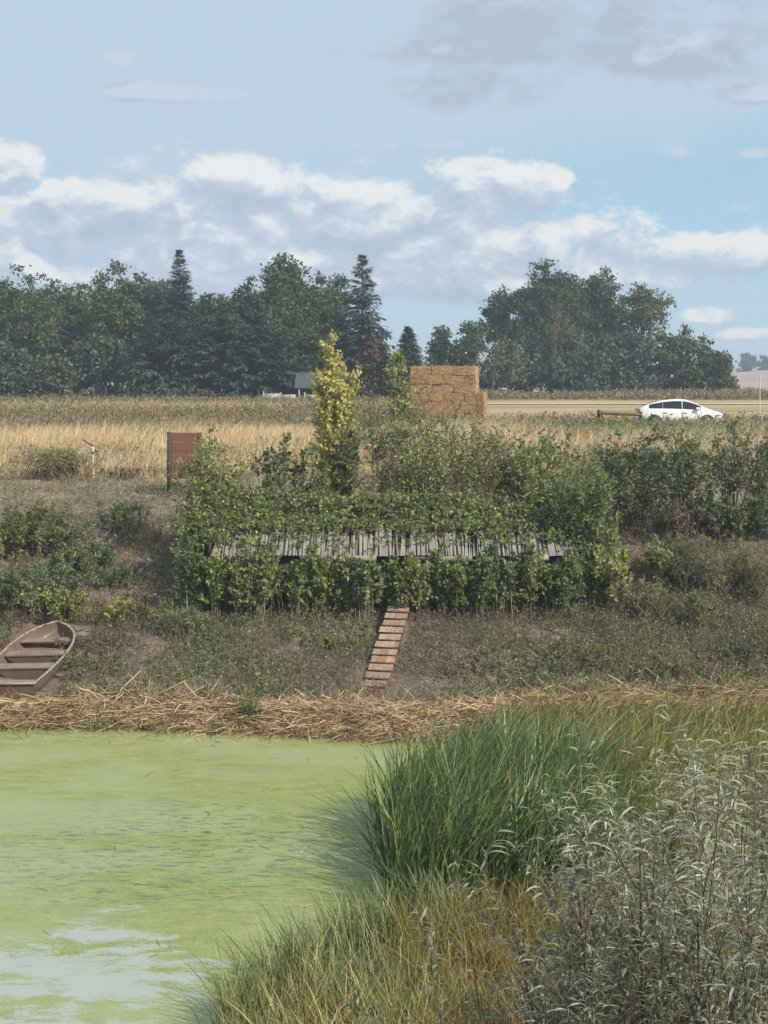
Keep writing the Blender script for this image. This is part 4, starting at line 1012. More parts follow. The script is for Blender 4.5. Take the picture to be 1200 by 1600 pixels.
S('feathery olive weed bush left of the bare branch, low on the right bank', 1010, 895, 37.9, 'feather', 90, (24, 11, 9), (.06, .018), 'bush', 'feathery_bush', 'twig', jit=.3)
S('low feathery weed bush just above the straw litter, middle of the right bank', 1050, 1005, 35.0, 'feather', 120, (24, 9, 8), (.06, .018), 'bush', 'feathery_bush', 'twig', jit=.5)
S('low grey weed bush above the straw litter right of the plank ramp', 760, 1005, 35.2, 'bankweed', 130, (26, 8, 8), (.06, .018), 'bush', 'feathery_bush', 'twig', jit=.6)
S('low olive weed bush above the straw litter, between ramp and right bank', 900, 990, 35.6, 'feather', 130, (26, 8, 8), (.06, .018), 'bush', 'feathery_bush', 'twig', jit=.6)
# left bank
S('grey green weedy bush right of the left bank bushes', 125, 842, 40.0, 'grey', 80, (14, 9, 9), (.10, .026), 'bush', 'bank_bush', 'twig', jit=.35)
S('olive bush hiding the foot of the left bank bushes', 66, 896, 38.4, 'brush', 90, (14, 9, 9), (.10, .03), 'bush', 'bank_bush', 'twig', jit=.4)
S('small olive bush on the slope left of the shaded hollow', 176, 880, 39.3, 'grey', 56, (10, 7, 8), (.09, .024), 'bush', 'low_bush', 'twig', jit=.25)
S('yellow green weed patch in front of the shaded hollow', 215, 925, 37.9, 'yellowgreen', 90, (18, 5, 6), (.08, .035), 'weed clump', 'leafy_plant', 'twig', jit=.5)
S('dry tan weed clump on the slope right of the boat', 168, 985, 36.4, 'dry', 90, (26, 4, 6), (.09, .016), 'weed clump', 'dry_weed_clump', 'twig', jit=.45)
S('green weed clump right beside the boat', 150, 1015, 35.2, 'feather', 60, (20, 5, 7), (.10, .02), 'weed clump', 'leafy_plant', 'twig', jit=.35)
S('bright green spreading bush on the left bank at the edge of the photo', 45, 780, 41.6, 'yellowgreen', 130, (18, 10, 9), (.09, .03), 'bush', 'bank_bush', 'twig', jit=.5)
S('yellowing bush low on the left edge of the photo', 8, 815, 40.6, 'yellowgreen', 60, (9, 10, 9), (.1, .05), 'bush', 'bank_bush', 'twig', jit=.25)
S('green bush under the bright spreading one on the left bank', 95, 808, 41.0, 'grey', 90, (13, 10, 9), (.09, .03), 'bush', 'bank_bush', 'twig', jit=.35)
S('grey green bush above the boat on the left bank', 60, 862, 38.9, 'grey', 130, (18, 10, 9), (.10, .028), 'bush', 'bank_bush', 'twig', jit=.55)
S('dark green bush above the bow of the boat', 15, 880, 38.4, 'grey', 90, (13, 10, 9), (.10, .028), 'bush', 'bank_bush', 'twig', jit=.4)
S('grey leaved low bush on the bare slope below the sprinkler', 190, 775, 42.6, 'grey', 66, (15, 6, 7), (.10, .03), 'bush', 'low_bush', 'twig', jit=.22, twl=.2)
S('small grey bush left of the blind in the shaded hollow', 140, 838, 40.2, 'grey', 60, (10, 8, 8), (.09, .028), 'bush', 'low_bush', 'twig', jit=.25)
S('small yellow leaved plant on the shaded slope left of the blind', 184, 930, 37.6, 'yellow', 22, (4, 5, 6), (.07, .05), 'plant', 'yellow_plant', 'twig', jit=.1)
S('yellow green leafy plant above the bow of the boat', 100, 930, 37.7, 'yellowgreen', 36, (6, 6, 7), (.085, .06), 'plant', 'leafy_plant', 'twig', jit=.16)
S('pale green leafy patch left of the plank ramp', 525, 982, 36.8, 'yellowgreen', 86, (14, 5, 7), (.085, .04), 'plant', 'leafy_plant', 'twig', jit=.45)
S('grey green grass like clump below the left end of the blind', 292, 945, 37.2, 'grey', 70, (24, 3, 5), (.16, .014), 'weed clump', 'low_bush', 'twig', jit=.3)
S('tan dry grass clump between the sprinkler and the left edge of the photo', 88, 694, 50.5, 'tanweed', 96, (70, 3, 6), (.16, .02), 'weed clump', 'dry_weed_clump', 'twig', jit=.5)
S('grey weed clump between the sprinkler and the red boards', 196, 730, 51.0, 'olive', 60, (24, 4, 6), (.12, .03), 'weed clump', 'dry_weed_clump', 'twig', jit=.4)
snag('bare forked pale branch lying on the right bank', 1120, 985, 900, 38.4, 5, .9, 'palebark', 'fallen_branch', .012)

# ------------------------------------------------------------------ plank ramp
def build_ramp():
    p0 = np.array([-.225, 34.25, .42]); p1 = np.array([.50, 38.55, 2.02])
    root = empty('plank_ramp', p0, 'narrow wooden plank ramp with cross boards leading up to the blind', 'ramp')
    d = unit(p1 - p0); s = unit(np.cross(d, [0, 0, 1.0])); u = np.cross(s, d); Ln = float(np.linalg.norm(p1 - p0))
    for q in (-.24, .24):
        mesh_np('stringer', *bar(s * q - u * .07, d * Ln + s * q - u * .07, .045, .11), M['darkwood'], root)
    n = 13; pitch = Ln / n
    import mathutils
    rot = mathutils.Matrix((s, d, u)).transposed().to_euler()
    shapes = [bevel_box('board', 1, pitch * .76, .032, M['rampwood'], None, .006, .006) for _ in range(3)]
    mes = [o.data for o in shapes]
    for o in shapes: bpy.data.objects.remove(o)
    for i in range(n):
        cuts = sorted(rng.uniform(-.2, .2, int(rng.integers(1, 3))))
        xs = [-.29 + rng.normal(0, .012)] + cuts + [.29 + rng.normal(0, .008)]
        for a, b in zip(xs[:-1], xs[1:]):
            if b - a < .05: continue
            o = inst('board', mes[int(rng.integers(3))], root)
            o.location = s * (a + b) / 2 + d * (pitch * (i + .5) + rng.normal(0, .008)) + u * (.012 + rng.uniform(0, .006))
            e = rot.copy(); o.rotation_euler = e
            o.rotation_euler.rotate_axis('X', .05); o.rotation_euler.rotate_axis('Z', rng.normal(0, .012))
            o.scale = (b - a - .008, 1, 1)
        c = mesh_np('cleat', *bar(s * -.3 + d * pitch * i + u * .035, s * .3 + d * pitch * i + u * .035, .035, .035, u), M['darkwood'], root)
build_ramp()

# ------------------------------------------------------------------ boat
def build_boat():
    st, bw = np.array([-8.56, 33.4, .30]), np.array([-8.22, 37.2, .90])
    root = empty('rowing_boat', st, 'brown open rowing boat with four seats drawn up on the far shore', 'boat')
    import mathutils
    d = unit(bw - st); s = unit(np.cross(d, [0, 0, 1.0])); u = np.cross(s, d)
    root.rotation_euler = mathutils.Matrix((s, d, u)).transposed().to_euler()
    root.rotation_euler.rotate_axis('Y', R(-2))
    root.scale = (1.12, 1, 1)
    Ln = float(np.linalg.norm(bw - st))
    ss = np.linspace(0, 1, 25)
    beam = np.interp(ss, [0, .2, .45, .65, .8, .9, .96, 1], [.60, .68, .73, .71, .62, .47, .30, .03])
    beam = np.convolve(np.pad(beam, 2, 'edge'), [.1, .2, .4, .2, .1], 'valid'); beam[-1] = .03
    sheer = .42 + .08 * ss ** 2 + .12 * ss ** 6
    keel = np.interp(ss, [0, .7, .88, 1], [0, 0, .06, .36])
    half = [(1.0, 1.0), (.96, .62), (.89, .28), (.74, .05), (.40, .01), (0, 0)]
    sec = [(-f, g) for f, g in half] + [(f, g) for f, g in half[::-1][1:]]
    def hull(shrink, dz):
        V = []
        for k in range(25):
            for f, g in sec:
                V.append((f * max(beam[k] - shrink, .006), ss[k] * Ln - (shrink * 1.5 if k == 24 else 0), keel[k] + dz + (sheer[k] - keel[k] - dz) * g))
        m = len(sec)
        Q = [(k * m + j, k * m + j + 1, (k + 1) * m + j + 1, (k + 1) * m + j) for k in range(24) for j in range(m - 1)]
        return np.array(V), np.array(Q)
    A = Acc(); V, Q = hull(0, 0); A.add(V, Q[:, ::-1]); A.add(*hull(.018, .02))
    A.obj('hull', M['boat'], root, True)
    m = len(sec)
    # transom
    ring = [(f * beam[0], 0, g * sheer[0]) for f, g in sec]
    Vt = ring + [(x * .985, .03, z + .004) for x, _, z in ring]
    Fc = [list(range(m))[::-1], [m + j for j in range(m)]] + [(j, (j + 1) % m, m + (j + 1) % m, m + j) for j in range(m)]
    mesh_py('transom', Vt, Fc, M['boat'], root)
    # gunwale strip round the sheer
    pts = [(-beam[k], ss[k] * Ln, sheer[k]) for k in range(25)] + [(beam[k], ss[k] * Ln, sheer[k]) for k in range(24, -1, -1)]
    pts = np.array(pts); A = Acc()
    for a, b in zip(pts[:-1], pts[1:]):
        if np.linalg.norm(b - a) > .01: A.add(*bar(a, b + (b - a) * .08, .05, .035))
    A.add(*bar(pts[-1] + [.02, -.01, 0], pts[0] - [.02, .01, 0], .05, .035))
    A.obj('gunwale', M['boatrim'], root)
    bb = lambda q: float(np.interp(q, ss, beam)); kk = lambda q: float(np.interp(q, ss, keel))
    def seat(q, dep, z, riser=True, cut=.0):
        hw0, hw1 = bb(q) * .93, bb(q + dep / Ln) * .93
        y0, y1 = q * Ln, q * Ln + dep
        V = [(-hw0, y0, z), (hw0, y0, z), (hw1, y1, z), (-hw1, y1, z)]
        V = V + [(x, y, zz - .03) for x, y, zz in V]
        o = mesh_py('seat', V, [(0, 1, 2, 3), (7, 6, 5, 4), (0, 4, 5, 1), (1, 5, 6, 2), (2, 6, 7, 3), (3, 7, 4, 0)], M['seat'], root)
        if riser:
            zt, zb = z - .032, kk(q) + .06
            prof = []
            for w in np.linspace(-1, 1, 11):
                prof.append((w * hw0 * .96, zb + (zt - zb) * .9 * abs(w) ** 2.6))
            V = [(x, y0 + .02, min(zz, zt)) for x, zz in prof] + [(x, y0 + .02, zt) for x, _ in prof]
            V += [(x, y + .02, zz) for x, y, zz in V]
            Fc = [(j, j + 1, 12 + j, 11 + j) for j in range(10)] + [(22 + j, 33 + j, 34 + j, 23 + j) for j in range(10)]
            mesh_py('seat_front', V, Fc, M['boat'], o)
    seat(.01, .36, .36, False)
    seat(.31, .34, .36); seat(.535, .34, .37); seat(.765, .30, .41, False)
build_boat()

# ------------------------------------------------------------------ straw stack: every bale a thing
def build_stack():
    D0 = 77.0; x0 = 1.42; z0 = float(gz(3.3, D0)); hh = .455; dep = .8; th = -R(10)
    import bmesh
    def bale_mesh(L):
        bm = bmesh.new(); bmesh.ops.create_cube(bm, size=1.0)
        bmesh.ops.subdivide_edges(bm, edges=bm.edges[:], cuts=4, use_grid_fill=True)
        for v in bm.verts:
            c = v.co
            r = (abs(c.x) * 2) ** 14 + (abs(c.z) * 2) ** 14 + (abs(c.y) * 2) ** 14
            k = 1 - .014 * max(0, r - 1)
            v.co = (c.x * L * (1 - .02 * max(0, r - 1)) + rng.normal(0, .004), c.y * dep * k + rng.normal(0, .005), c.z * hh * k + rng.normal(0, .004))
        me = bpy.data.meshes.new('straw_bale'); bm.to_mesh(me); bm.free(); me.materials.append(M['straw']); return me
    def twine_mesh(L):
        A = Acc()
        for q in (-.22, .22):
            V, Q = box_v(q * L - .012, q * L + .012, -dep / 2 - .012, dep / 2 + .012, -hh / 2 - .006, hh / 2 + .006); A.add(V, Q)
        V, Q = A.out(); o = mesh_np('twine', V, Q, M['darkwood']); me = o.data; bpy.data.objects.remove(o); return me
    def straw_mesh(L):
        n = 110; f = rng.uniform(size=n)
        P = np.stack([rng.uniform(-L / 2, L / 2, n), np.where(f < .75, -dep / 2, rng.uniform(-dep / 2, dep / 2, n)), np.where(f < .75, rng.uniform(-hh / 2, hh / 2, n), hh / 2)], 1)
        D = rand_dir(n); D[:, 1] = np.where(f < .75, -np.abs(D[:, 1]) * .5, D[:, 1]); D[:, 2] = np.where(f < .75, D[:, 2], np.abs(D[:, 2]) * .6)
        o = mesh_np('loose_straw', *blades(P, unit(D), rng.uniform(.05, .16, n), .014, rng.normal(0, .2, (n, 3)), 2, 'stalk'), L_['balestraw']); me = o.data; bpy.data.objects.remove(o); return me
    loose = {w: [straw_mesh(w) for _ in range(3)] for w in (1.15, .575, .42)}
    lens = {1.15: [bale_mesh(1.15) for _ in range(4)], .575: [bale_mesh(.575) for _ in range(3)], .42: [bale_mesh(.42) for _ in range(3)]}
    nth = ['bottom', 'second', 'third', 'fourth', 'fifth', 'sixth', 'top']
    pos = ['first', 'second', 'third', 'fourth', 'fifth', 'sixth']
    for row in range(2):
        for c in range(7):
            ws = [1.15, 1.15, 1.15] if c % 2 == 0 else [.575, 1.15, 1.15, .575]
            if c < 4: ws = ws + [.42]
            x = 0.0
            for i, w in enumerate(ws):
                o = inst('straw_bale', lens[w][int(rng.integers(len(lens[w])))])
                q = inst('loose_straw', loose[w][int(rng.integers(3))], o); q['kind'] = 'stuff'
                lx, ly = x + w / 2, row * dep * 1.01 + rng.normal(0, .022)
                o.location = (x0 + lx * math.cos(th) - ly * math.sin(th), D0 + lx * math.sin(th) + ly * math.cos(th), z0 + hh * (c + .5) - .02)
                o.rotation_euler = (0, rng.normal(0, .006), th + rng.normal(0, .012))
                x += w
                if c < 4 and i == len(ws) - 1:
                    lab = f'straw bale on the low right step, {nth[c]} course, {"rear" if row else "front"} of the stack'
                else:
                    lab = f'straw bale, {nth[c]} course of the {"rear row of the stack" if row else "straw stack front"}, {pos[i]} from left'
                tag(o, lab, 'straw bale', 'straw bales of the tall stack')
build_stack()

# ------------------------------------------------------------------ car
def build_car():
    D0 = 77.0; z0 = CAMZ - (624 - HOR) * D0 / F - 1.47
    root = empty('parked_car', ((1061 - 600) * D0 / F, D0, z0), 'white hatchback with dark tinted windows parked beyond the bushes on the right', 'car', rz=R(-5))
    xs = np.array([-2.24, -2.2, -2.1, -1.95, -1.75, -1.5, -1.2, -.9, -.6, -.3, 0, .3, .6, .85, 1.05, 1.25, 1.45, 1.7, 1.95, 2.1, 2.2, 2.24])
    roof = np.interp(xs, [-2.24, -2.15, -1.9, -1.5, -1.0, -.5, -.1, .3, .7, 1.05, 1.35, 1.8, 2.1, 2.24], [.70, .98, 1.12, 1.28, 1.40, 1.47, 1.49, 1.46, 1.34, 1.16, 1.00, .88, .76, .58])
    belt = np.minimum(np.interp(xs, [-2.24, -1.9, -1.4, .9, 1.3, 2.24], [.66, 1.0, .98, .90, .90, .55]), roof - .03)
    wid = .87 * np.interp(xs, [-2.24, -2.1, -1.7, -1, 1, 1.8, 2.1, 2.24], [.72, .86, .95, 1, 1, .95, .84, .62])
    sill = np.interp(xs, [-2.24, -1.8, 1.8, 2.24], [.36, .22, .20, .34])
    def ring(i, grow=0.0):
        top, b, w, sl = roof[i], belt[i], wid[i], sill[i]
        gh = max(top - b, .01); g = np.clip(gh / .5, 0, 1)
        p = [(w * .90, sl), (w * .985, sl + .12), (w, (sl + b) * .52), (w * .985, b - .10 * (b - sl)), (w * .955, b)]
        for t in (.3, .6, .85, 1.0):
            p.append((w * (.955 - g * .27 * t ** 1.3), b + gh * (.93 * t)))
        p += [(w * (.50 - .08 * g), top - .012), (w * .22, top)]
        return p
    n = len(xs); R_ = [ring(i) for i in range(n)]; m = len(R_[0])
    V = []
    for i in range(n):
        V += [(xs[i], -y, z) for y, z in R_[i]] + [(xs[i], y, z) for y, z in R_[i][::-1]]
    M2 = 2 * m
    Q = [(i * M2 + j, (i + 1) * M2 + j, (i + 1) * M2 + j + 1, i * M2 + j + 1) for i in range(n - 1) for j in range(M2 - 1)]
    Q += [(i * M2, i * M2 + M2 - 1, (i + 1) * M2 + M2 - 1, (i + 1) * M2) for i in range(n - 1)]
    caps = [tuple(range(M2)), tuple((n - 1) * M2 + j for j in range(M2))[::-1]]
    mesh_py('body', V, Q + caps, M['carpaint'], root, True)
    # side glass, following the same section a little proud of it
    def glass(name, xa, xb, side, lo=.12, hi=.90, parent=None):
        q = np.linspace(xa, xb, 12); V = []
        for x in q:
            rf, bt, w = np.interp(x, xs, roof), np.interp(x, xs, belt), np.interp(x, xs, wid)
            gh = rf - bt; g = np.clip(gh / .5, 0, 1)
            for t in np.linspace(lo, hi, 5):
                V.append((x, side * (w * (.955 - g * .27 * t ** 1.3) + .012), bt + gh * .93 * t))
        Q = [(i * 5 + j, i * 5 + j + 1, (i + 1) * 5 + j + 1, (i + 1) * 5 + j) for i in range(11) for j in range(4)]
        return mesh_py(name, V, Q, M['glass'], parent or root, True)
    for side in (-1, 1):
        for a, b in ((-1.62, -.92), (-.90, .06), (.10, 1.02)): glass('side_window', a, b, side)
        # a thin seam strip round each door, handle and mirror
        for a, b in ((-.91, .07), (.09, 1.05)):
            A = Acc()
            for xx in (a, b):
                w = float(np.interp(xx, xs, wid)); A.add(*bar((xx, side * (w + .004), .32), (xx, side * (w * .985 + .004), .86), .012, .01, (0, 1, 0)))
            A.add(*bar((a, side * .868, .31), (b, side * .868, .31), .01, .012))
            dr = A.obj('door', M['blackmetal'], root)
            A = Acc().add(*bar((a + .06, side * .89, .80), (a + .26, side * .89, .80), .03, .035)); A.obj('handle', M['carpaint'], dr)
        mr = bevel_box('mirror', .20, .16, .13, M['carpaint'], root, .03); mr.location = (.86, side * .94, 1.0)
        for wx in (-1.35, 1.35):
            wh = empty_part('wheel', (wx, side * .80, .31), root)
            tyre(wh, side)
            a = np.linspace(0, np.pi, 13); A = Acc()
            P = np.stack([wx + .36 * np.cos(a), np.full(13, side * .865), .31 + .36 * np.sin(a)], 1)
            for p, q in zip(P[:-1], P[1:]): A.add(*bar(p, q, .05, .03, (0, 1, 0)))
            A.obj('wheel_arch', M['blackmetal'], root)
    def strip(name, xa, xb, half, lift, mat):
        q = np.linspace(xa, xb, 7); V = []
        for x in q:
            rf, w = np.interp(x, xs, roof), np.interp(x, xs, wid)
            for f in np.linspace(-1, 1, 7): V.append((x, f * half * w, rf + lift - .04 * f ** 4))
        mesh_py(name, V, [(i * 7 + j, i * 7 + j + 1, (i + 1) * 7 + j + 1, (i + 1) * 7 + j) for i in range(6) for j in range(6)], M[mat], root, True)
    strip('windscreen', .50, 1.28, .56, .016, 'glass'); strip('rear_window', -1.95, -1.15, .5, .016, 'glass')
    for side in (-1, 1):
        h = bevel_box('headlight', .34, .20, .13, M['lampglass'], root, .04); h.location = (2.0, side * .66, .66); h.rotation_euler = (0, .35, -side * .35)
        t = bevel_box('tail_light', .14, .14, .32, M['redlens'], root, .03); t.location = (-2.14, side * .66, .82)
    A = Acc().add(*box_v(2.18, 2.27, -.5, .5, .36, .48)); A.obj('grille', M['blackmetal'], root)
def empty_part(name, loc, parent):
    o = bpy.data.objects.new(name, None); C.collection.objects.link(o); o.parent = parent; o.location = loc; return o
def tyre(wh, side):
    a = np.arange(20) * 2 * np.pi / 20
    prof = [(.20, -.09), (.29, -.095), (.315, -.06), (.315, .06), (.29, .095), (.20, .09)]
    V = [(r * np.cos(t), y, r * np.sin(t)) for t in a for r, y in prof]
    Q = [(i * 6 + j, i * 6 + j + 1, ((i + 1) % 20) * 6 + j + 1, ((i + 1) % 20) * 6 + j) for i in range(20) for j in range(5)]
    mesh_py('tyre', V, Q, M['tyre'], wh, True)
    A = Acc()
    for t in np.arange(5) * 2 * np.pi / 5:
        A.add(*bar((0, side * .07, 0), (.2 * np.cos(t), side * .085, .2 * np.sin(t)), .05, .02, (0, 1, 0)))
    V = [(.205 * np.cos(t), side * .03, .205 * np.sin(t)) for t in a]
    o = A.obj('rim', M['alloy'], wh)
build_car()

# ------------------------------------------------------------------ red boards, sprinkler, rail, posts
def build_red_panel():
    d = 46.0; p = px(263, 676, d); x0 = p[0]; zt = p[2]; zb = px(263, 748, d)[2]; x1 = px(314, 676, d)[0]
    root = empty('board_screen', (x0, d, float(gz(x0, d))), 'red stained board screen on a dark post behind the left end of the blind', 'board screen')
    o0 = np.array(root.location)
    mesh_np('post', *bar(np.array([x0 + .03, d, o0[2] - .3]) - o0, np.array([x0 + .03, d, zt + .02]) - o0, .12, .12, (0, 1, 0)), M['darkwood'], root)
    mesh_np('post', *bar(np.array([x1 - .05, d + .14, o0[2] - .3]) - o0, np.array([x1 - .05, d + .14, zt]) - o0, .1, .1, (0, 1, 0)), M['darkwood'], root)
    n = 5; h = (zt - zb) / n
    for i in range(n):
        b = bevel_box('board', x1 - x0 - .1, .035, h * .985, M['redwood'], root, .006, .004)
        b.location = ((x1 - x0) / 2 + .05, -.005 * (i % 2), zb + h * (i + .5) - o0[2]); b.rotation_euler = (0, rng.normal(0, .006), 0)
build_red_panel()

def build_sprinkler():
    d = 50.0; b = px(145, 752, d); x = b[0]; z = float(gz(x, d))
    root = empty('impact_sprinkler', (x, d, z), 'impact sprinkler on a thin pale riser pipe at the edge of the golden grass', 'sprinkler')
    zt = px(143, 708, d)[2] - z
    mesh_np('riser_pipe', *stems(np.array([[.02, 0, -.1]]), np.array([[-.02, 0, 1.0]]), np.array([zt + .1]), .026, .026, np.zeros((1, 3)), 3, 8), M['pipe'], root, True)
    A = Acc().add(*stems(np.array([[0, 0, zt - .02]]), np.array([[0, 0, 1.0]]), np.array([.07]), .05, .05, np.zeros((1, 3)), 1, 8))
    A.add(*box_v(-.05, .05, -.05, .05, zt + .05, zt + .055)); A.obj('coupling', M['blackmetal'], root)
    mesh_np('body', *stems(np.array([[0, 0, zt + .055]]), np.array([[0, 0, 1.0]]), np.array([.16]), .048, .036, np.zeros((1, 3)), 2, 8), M['pipe'], root, True)
    mesh_np('barrel', *stems(np.array([[.02, 0, zt + .22]]), unit(np.array([[-.83, 0, .55]])), np.array([.42]), .03, .022, np.zeros((1, 3)), 2, 8), M['blackmetal'], root, True)
    mesh_np('nozzle', *stems(np.array([[-.33, 0, zt + .45]]), unit(np.array([[-.83, 0, .4]])), np.array([.06]), .03, .03, np.zeros((1, 3)), 1, 8), M['brass'], root, True)
    mesh_np('drive_arm', *bar((-.22, -.02, zt + .28), (.14, -.02, zt + .10), .025, .03), M['pipe'], root)
    mesh_np('counterweight', *box_v(.09, .17, -.05, .02, zt + .06, zt + .14), M['brass'], root)
build_sprinkler()

def build_rail():
    d = 73.0; a, b = px(936, 645, d), px(1002, 648, d)
    root = empty('rail_fence', (a[0], d, float(gz(a[0], d))), 'short brown wooden rail on a post at the back of the white car', 'fence')
    o0 = np.array(root.location)
    mesh_np('rail', *stems((a - o0)[None], unit((b - a)[None]), np.array([np.linalg.norm(b - a)]), .09, .085, np.zeros((1, 3)), 3, 9), M['rail'], root, True)
    for p in (a, b):
        mesh_np('post', *stems(np.array([[p[0] - o0[0], .12, -.3]]), np.array([[0, 0, 1.0]]), np.array([p[2] - o0[2] + .45]), .08, .075, np.zeros((1, 3)), 2, 8), M['darkwood'], root, True)
build_rail()

def post(name, label, cat, pxx, top, d, r, mat, base=None):
    x = (pxx - 600) * d / F; z = float(gz(x, d)); h = CAMZ - (top - HOR) * d / F - z
    root = empty(name, (x, d, z), label, cat)
    mesh_np('pole', *stems(np.array([[0, 0, -.2]]), np.array([[.01, 0, 1.0]]), np.array([h + .2]), r, r * .8, np.zeros((1, 3)), 2, 8), M[mat], root, True)
    mesh_np('cap', *stems(np.array([[.01 * h, 0, h]]), np.array([[0, 0, 1.0]]), np.array([r]), r * 1.2, r * .8, np.zeros((1, 3)), 1, 8), M[mat], root, True)
    return root
post('marker_pole', 'thin pale pole standing in the field near the right edge of the photo', 'pole', 1187, 586, 92, .035, 'pipe')
post('marker_post', 'short white post in the weeds before the right tree clump, left one', 'post', 777, 620, 138, .07, 'whitewall')
def white_box():
    d = 138.0; x = (785 - 600) * d / F; z = float(gz(x, d))
    root = empty('field_marker', (x, d, z), 'small white square frame marker beside the short white post', 'marker')
    for q in (-.35, .35): mesh_np('leg', *bar((q, 0, -.1), (q, 0, 1.15), .09, .09, (0, 1, 0)), M['whitewall'], root)
    mesh_np('cross_piece', *bar((-.4, -.06, 1.0), (.4, -.06, 1.0), .05, .16), M['whitewall'], root)
white_box()
def small_white():
    d = 74.0; x = (1190 - 600) * d / F; z = float(gz(x, d)); zz = px(0, 650, d)[2] - z
    root = empty('valve_stand', (x, d, z), 'small white irrigation valve among weeds at the right edge of the photo', 'valve')
    mesh_np('pipe', *stems(np.array([[0, 0, -.1]]), np.array([[0, 0, 1.0]]), np.array([zz + .1]), .07, .07, np.zeros((1, 3)), 2, 8), M['whitewall'], root, True)
    mesh_np('valve_wheel', *stems(np.array([[-.14, 0, zz]]), np.array([[1.0, 0, .1]]), np.array([.3]), .06, .06, np.zeros((1, 3)), 1, 8), M['whitewall'], root, True)
small_white()

def build_shed():
    d = 126.0; x0, x1 = (466 - 600) * d / F, (532 - 600) * d / F
    z = float(gz(x0, d)); zr, ze = CAMZ - (583 - HOR) * d / F, CAMZ - (606 - HOR) * d / F
    root = empty('shed', ((x0 + x1) / 2, d, z), 'low grey roofed shed with dark front under the trees behind the yellow poplar', 'shed')
    w = (x1 - x0) / 2; he, hr = ze - z, zr - z
    V = [(-w - .3, -.6, he - .05), (w + .3, -.6, he - .05), (w + .3, 1.8, hr), (-w - .3, 1.8, hr), (-w - .3, 4.2, he - .05), (w + .3, 4.2, he - .05)]
    V = V + [(a, b, c + .07) for a, b, c in V]
    mesh_py('roof', V, [(0, 1, 2, 3), (3, 2, 5, 4), (7, 6, 9, 8), (8, 9, 10, 11), (0, 6, 7, 1), (4, 5, 11, 10), (0, 3, 9, 6), (3, 4, 10, 9), (1, 7, 8, 2), (2, 8, 11, 5)], M['greyroof'], root)
    mesh_np('wall', *box_v(-w, w, 0, 3.6, -.1, he - .12), M['darkwall'], root)
    for q in (-w + .1, -w * .2, w * .5):
        mesh_np('post', *bar((q, -.45, -.1), (q, -.45, he - .08), .12, .12, (0, 1, 0)), M['whitewall'], root)
    dr = mesh_np('door', *box_v(-w * .75, -w * .4, -.06, -.01, -.05, 1.1), M['darkwood'], root)
    mesh_np('handle', *box_v(-w * .44, -w * .42, -.1, -.065, .5, .6), M['pipe'], dr)
build_shed()
def build_white_fence():
    d = 122.0; root = empty('board_fence', ((440 - 600) * d / F, d, float(gz(-8.5, d))), 'low white board fence in front of the grey roofed shed', 'fence')
    ox = root.location[0]
    for a, b in ((413, 438), (440, 462), (477, 498), (500, 520), (522, 545)):
        x0, x1 = (a - 600) * d / F - ox, (b - 600) * d / F - ox
        h = .72 + rng.uniform(-.06, .1)
        mesh_np('panel', *box_v(x0, x1, -.03, .03, .0, h), M['whitewall'], root)
        mesh_np('post', *bar((x0 - .06, 0, -.2), (x0 - .06, 0, h + .2), .1, .1, (0, 1, 0)), M['whitewall'], root)
build_white_fence()
def build_wire_fence():
    d = 127.0; root = empty('field_fence', (-25.0, d, float(gz(-25, d))), 'old wooden post and rail fence along the foot of the left trees', 'fence')
    A = np.linspace(-9, 13, 12)
    for i, q in enumerate(A):
        mesh_np('post', *bar((q, 0, -.2), (q, 0, 1.0 + rng.uniform(-.1, .25)), .13, .13, (0, 1, 0)), M['darkwood'], root)
    for i in range(11):
        mesh_np('rail', *bar((A[i], -.08, .62 + rng.uniform(-.05, .05)), (A[i + 1], -.08, .62 + rng.uniform(-.05, .05)), .06, .1), M['darkwood'], root)
build_wire_fence()

# ================================================================== NEAR SHORE
def cattails(name, n, xy, hgt, mat, wind=(.16, .0), w=(.012, .024), lean=.12, bend=.22, group=6):
    x, y = xy
    x = np.repeat(x, group); y = np.repeat(y, group); m = len(x)
    x = x + rng.normal(0, .05, m); y = y + rng.normal(0, .05, m)
    h = np.repeat(hgt, group) * rng.uniform(.55, 1.0, m)
    P = np.stack([x, y, np.maximum(gz(x, y), -.05) - .02], 1)
    D = unit(np.stack([rng.normal(wind[0], lean, m), rng.normal(wind[1], lean, m), np.ones(m)], 1))
    B = np.stack([rng.normal(wind[0] * 1.6, bend, m), rng.normal(0, bend, m), -np.abs(rng.normal(0, .10, m))], 1)
    o = mesh_np(name, *blades(P, D, h, rng.uniform(*w, m), B, 4, 'grass'), mat)
    return tag(o, kind='stuff')
# the dense green bed
n = 1500
x = rng.uniform(.1, 6.5, n); y = rng.uniform(20.9, 25.6, n)
k = (x > .18 + .3 * vnoise(x * 0, y, .55)) & (x < 3.4 + .8 * vnoise(x, y, .5))
x, y = x[k], y[k]
cattails('cattail_bed', 0, (x, y), 2.1 * (1 + .16 * vnoise(x, y, .8)), L_['cattail'], group=6, w=(.026, .050), bend=.22, lean=.17, wind=(.11, 0))
n = 1500
x = rng.uniform(2.2, 9.5, n); y = rng.uniform(21.5, 31.5, n)
k = x > 2.6 + .6 * vnoise(x, y, .7) - (y > 26) * 1.2
x, y = x[k], y[k]
cattails('yellowing_reed_bed', 0, (x, y), np.where(y < 26, 1.8, 1.15) * (1 + .15 * vnoise(x, y, .6)), L_['cattailyellow'], group=7, w=(.022, .042), bend=.28, lean=.18)
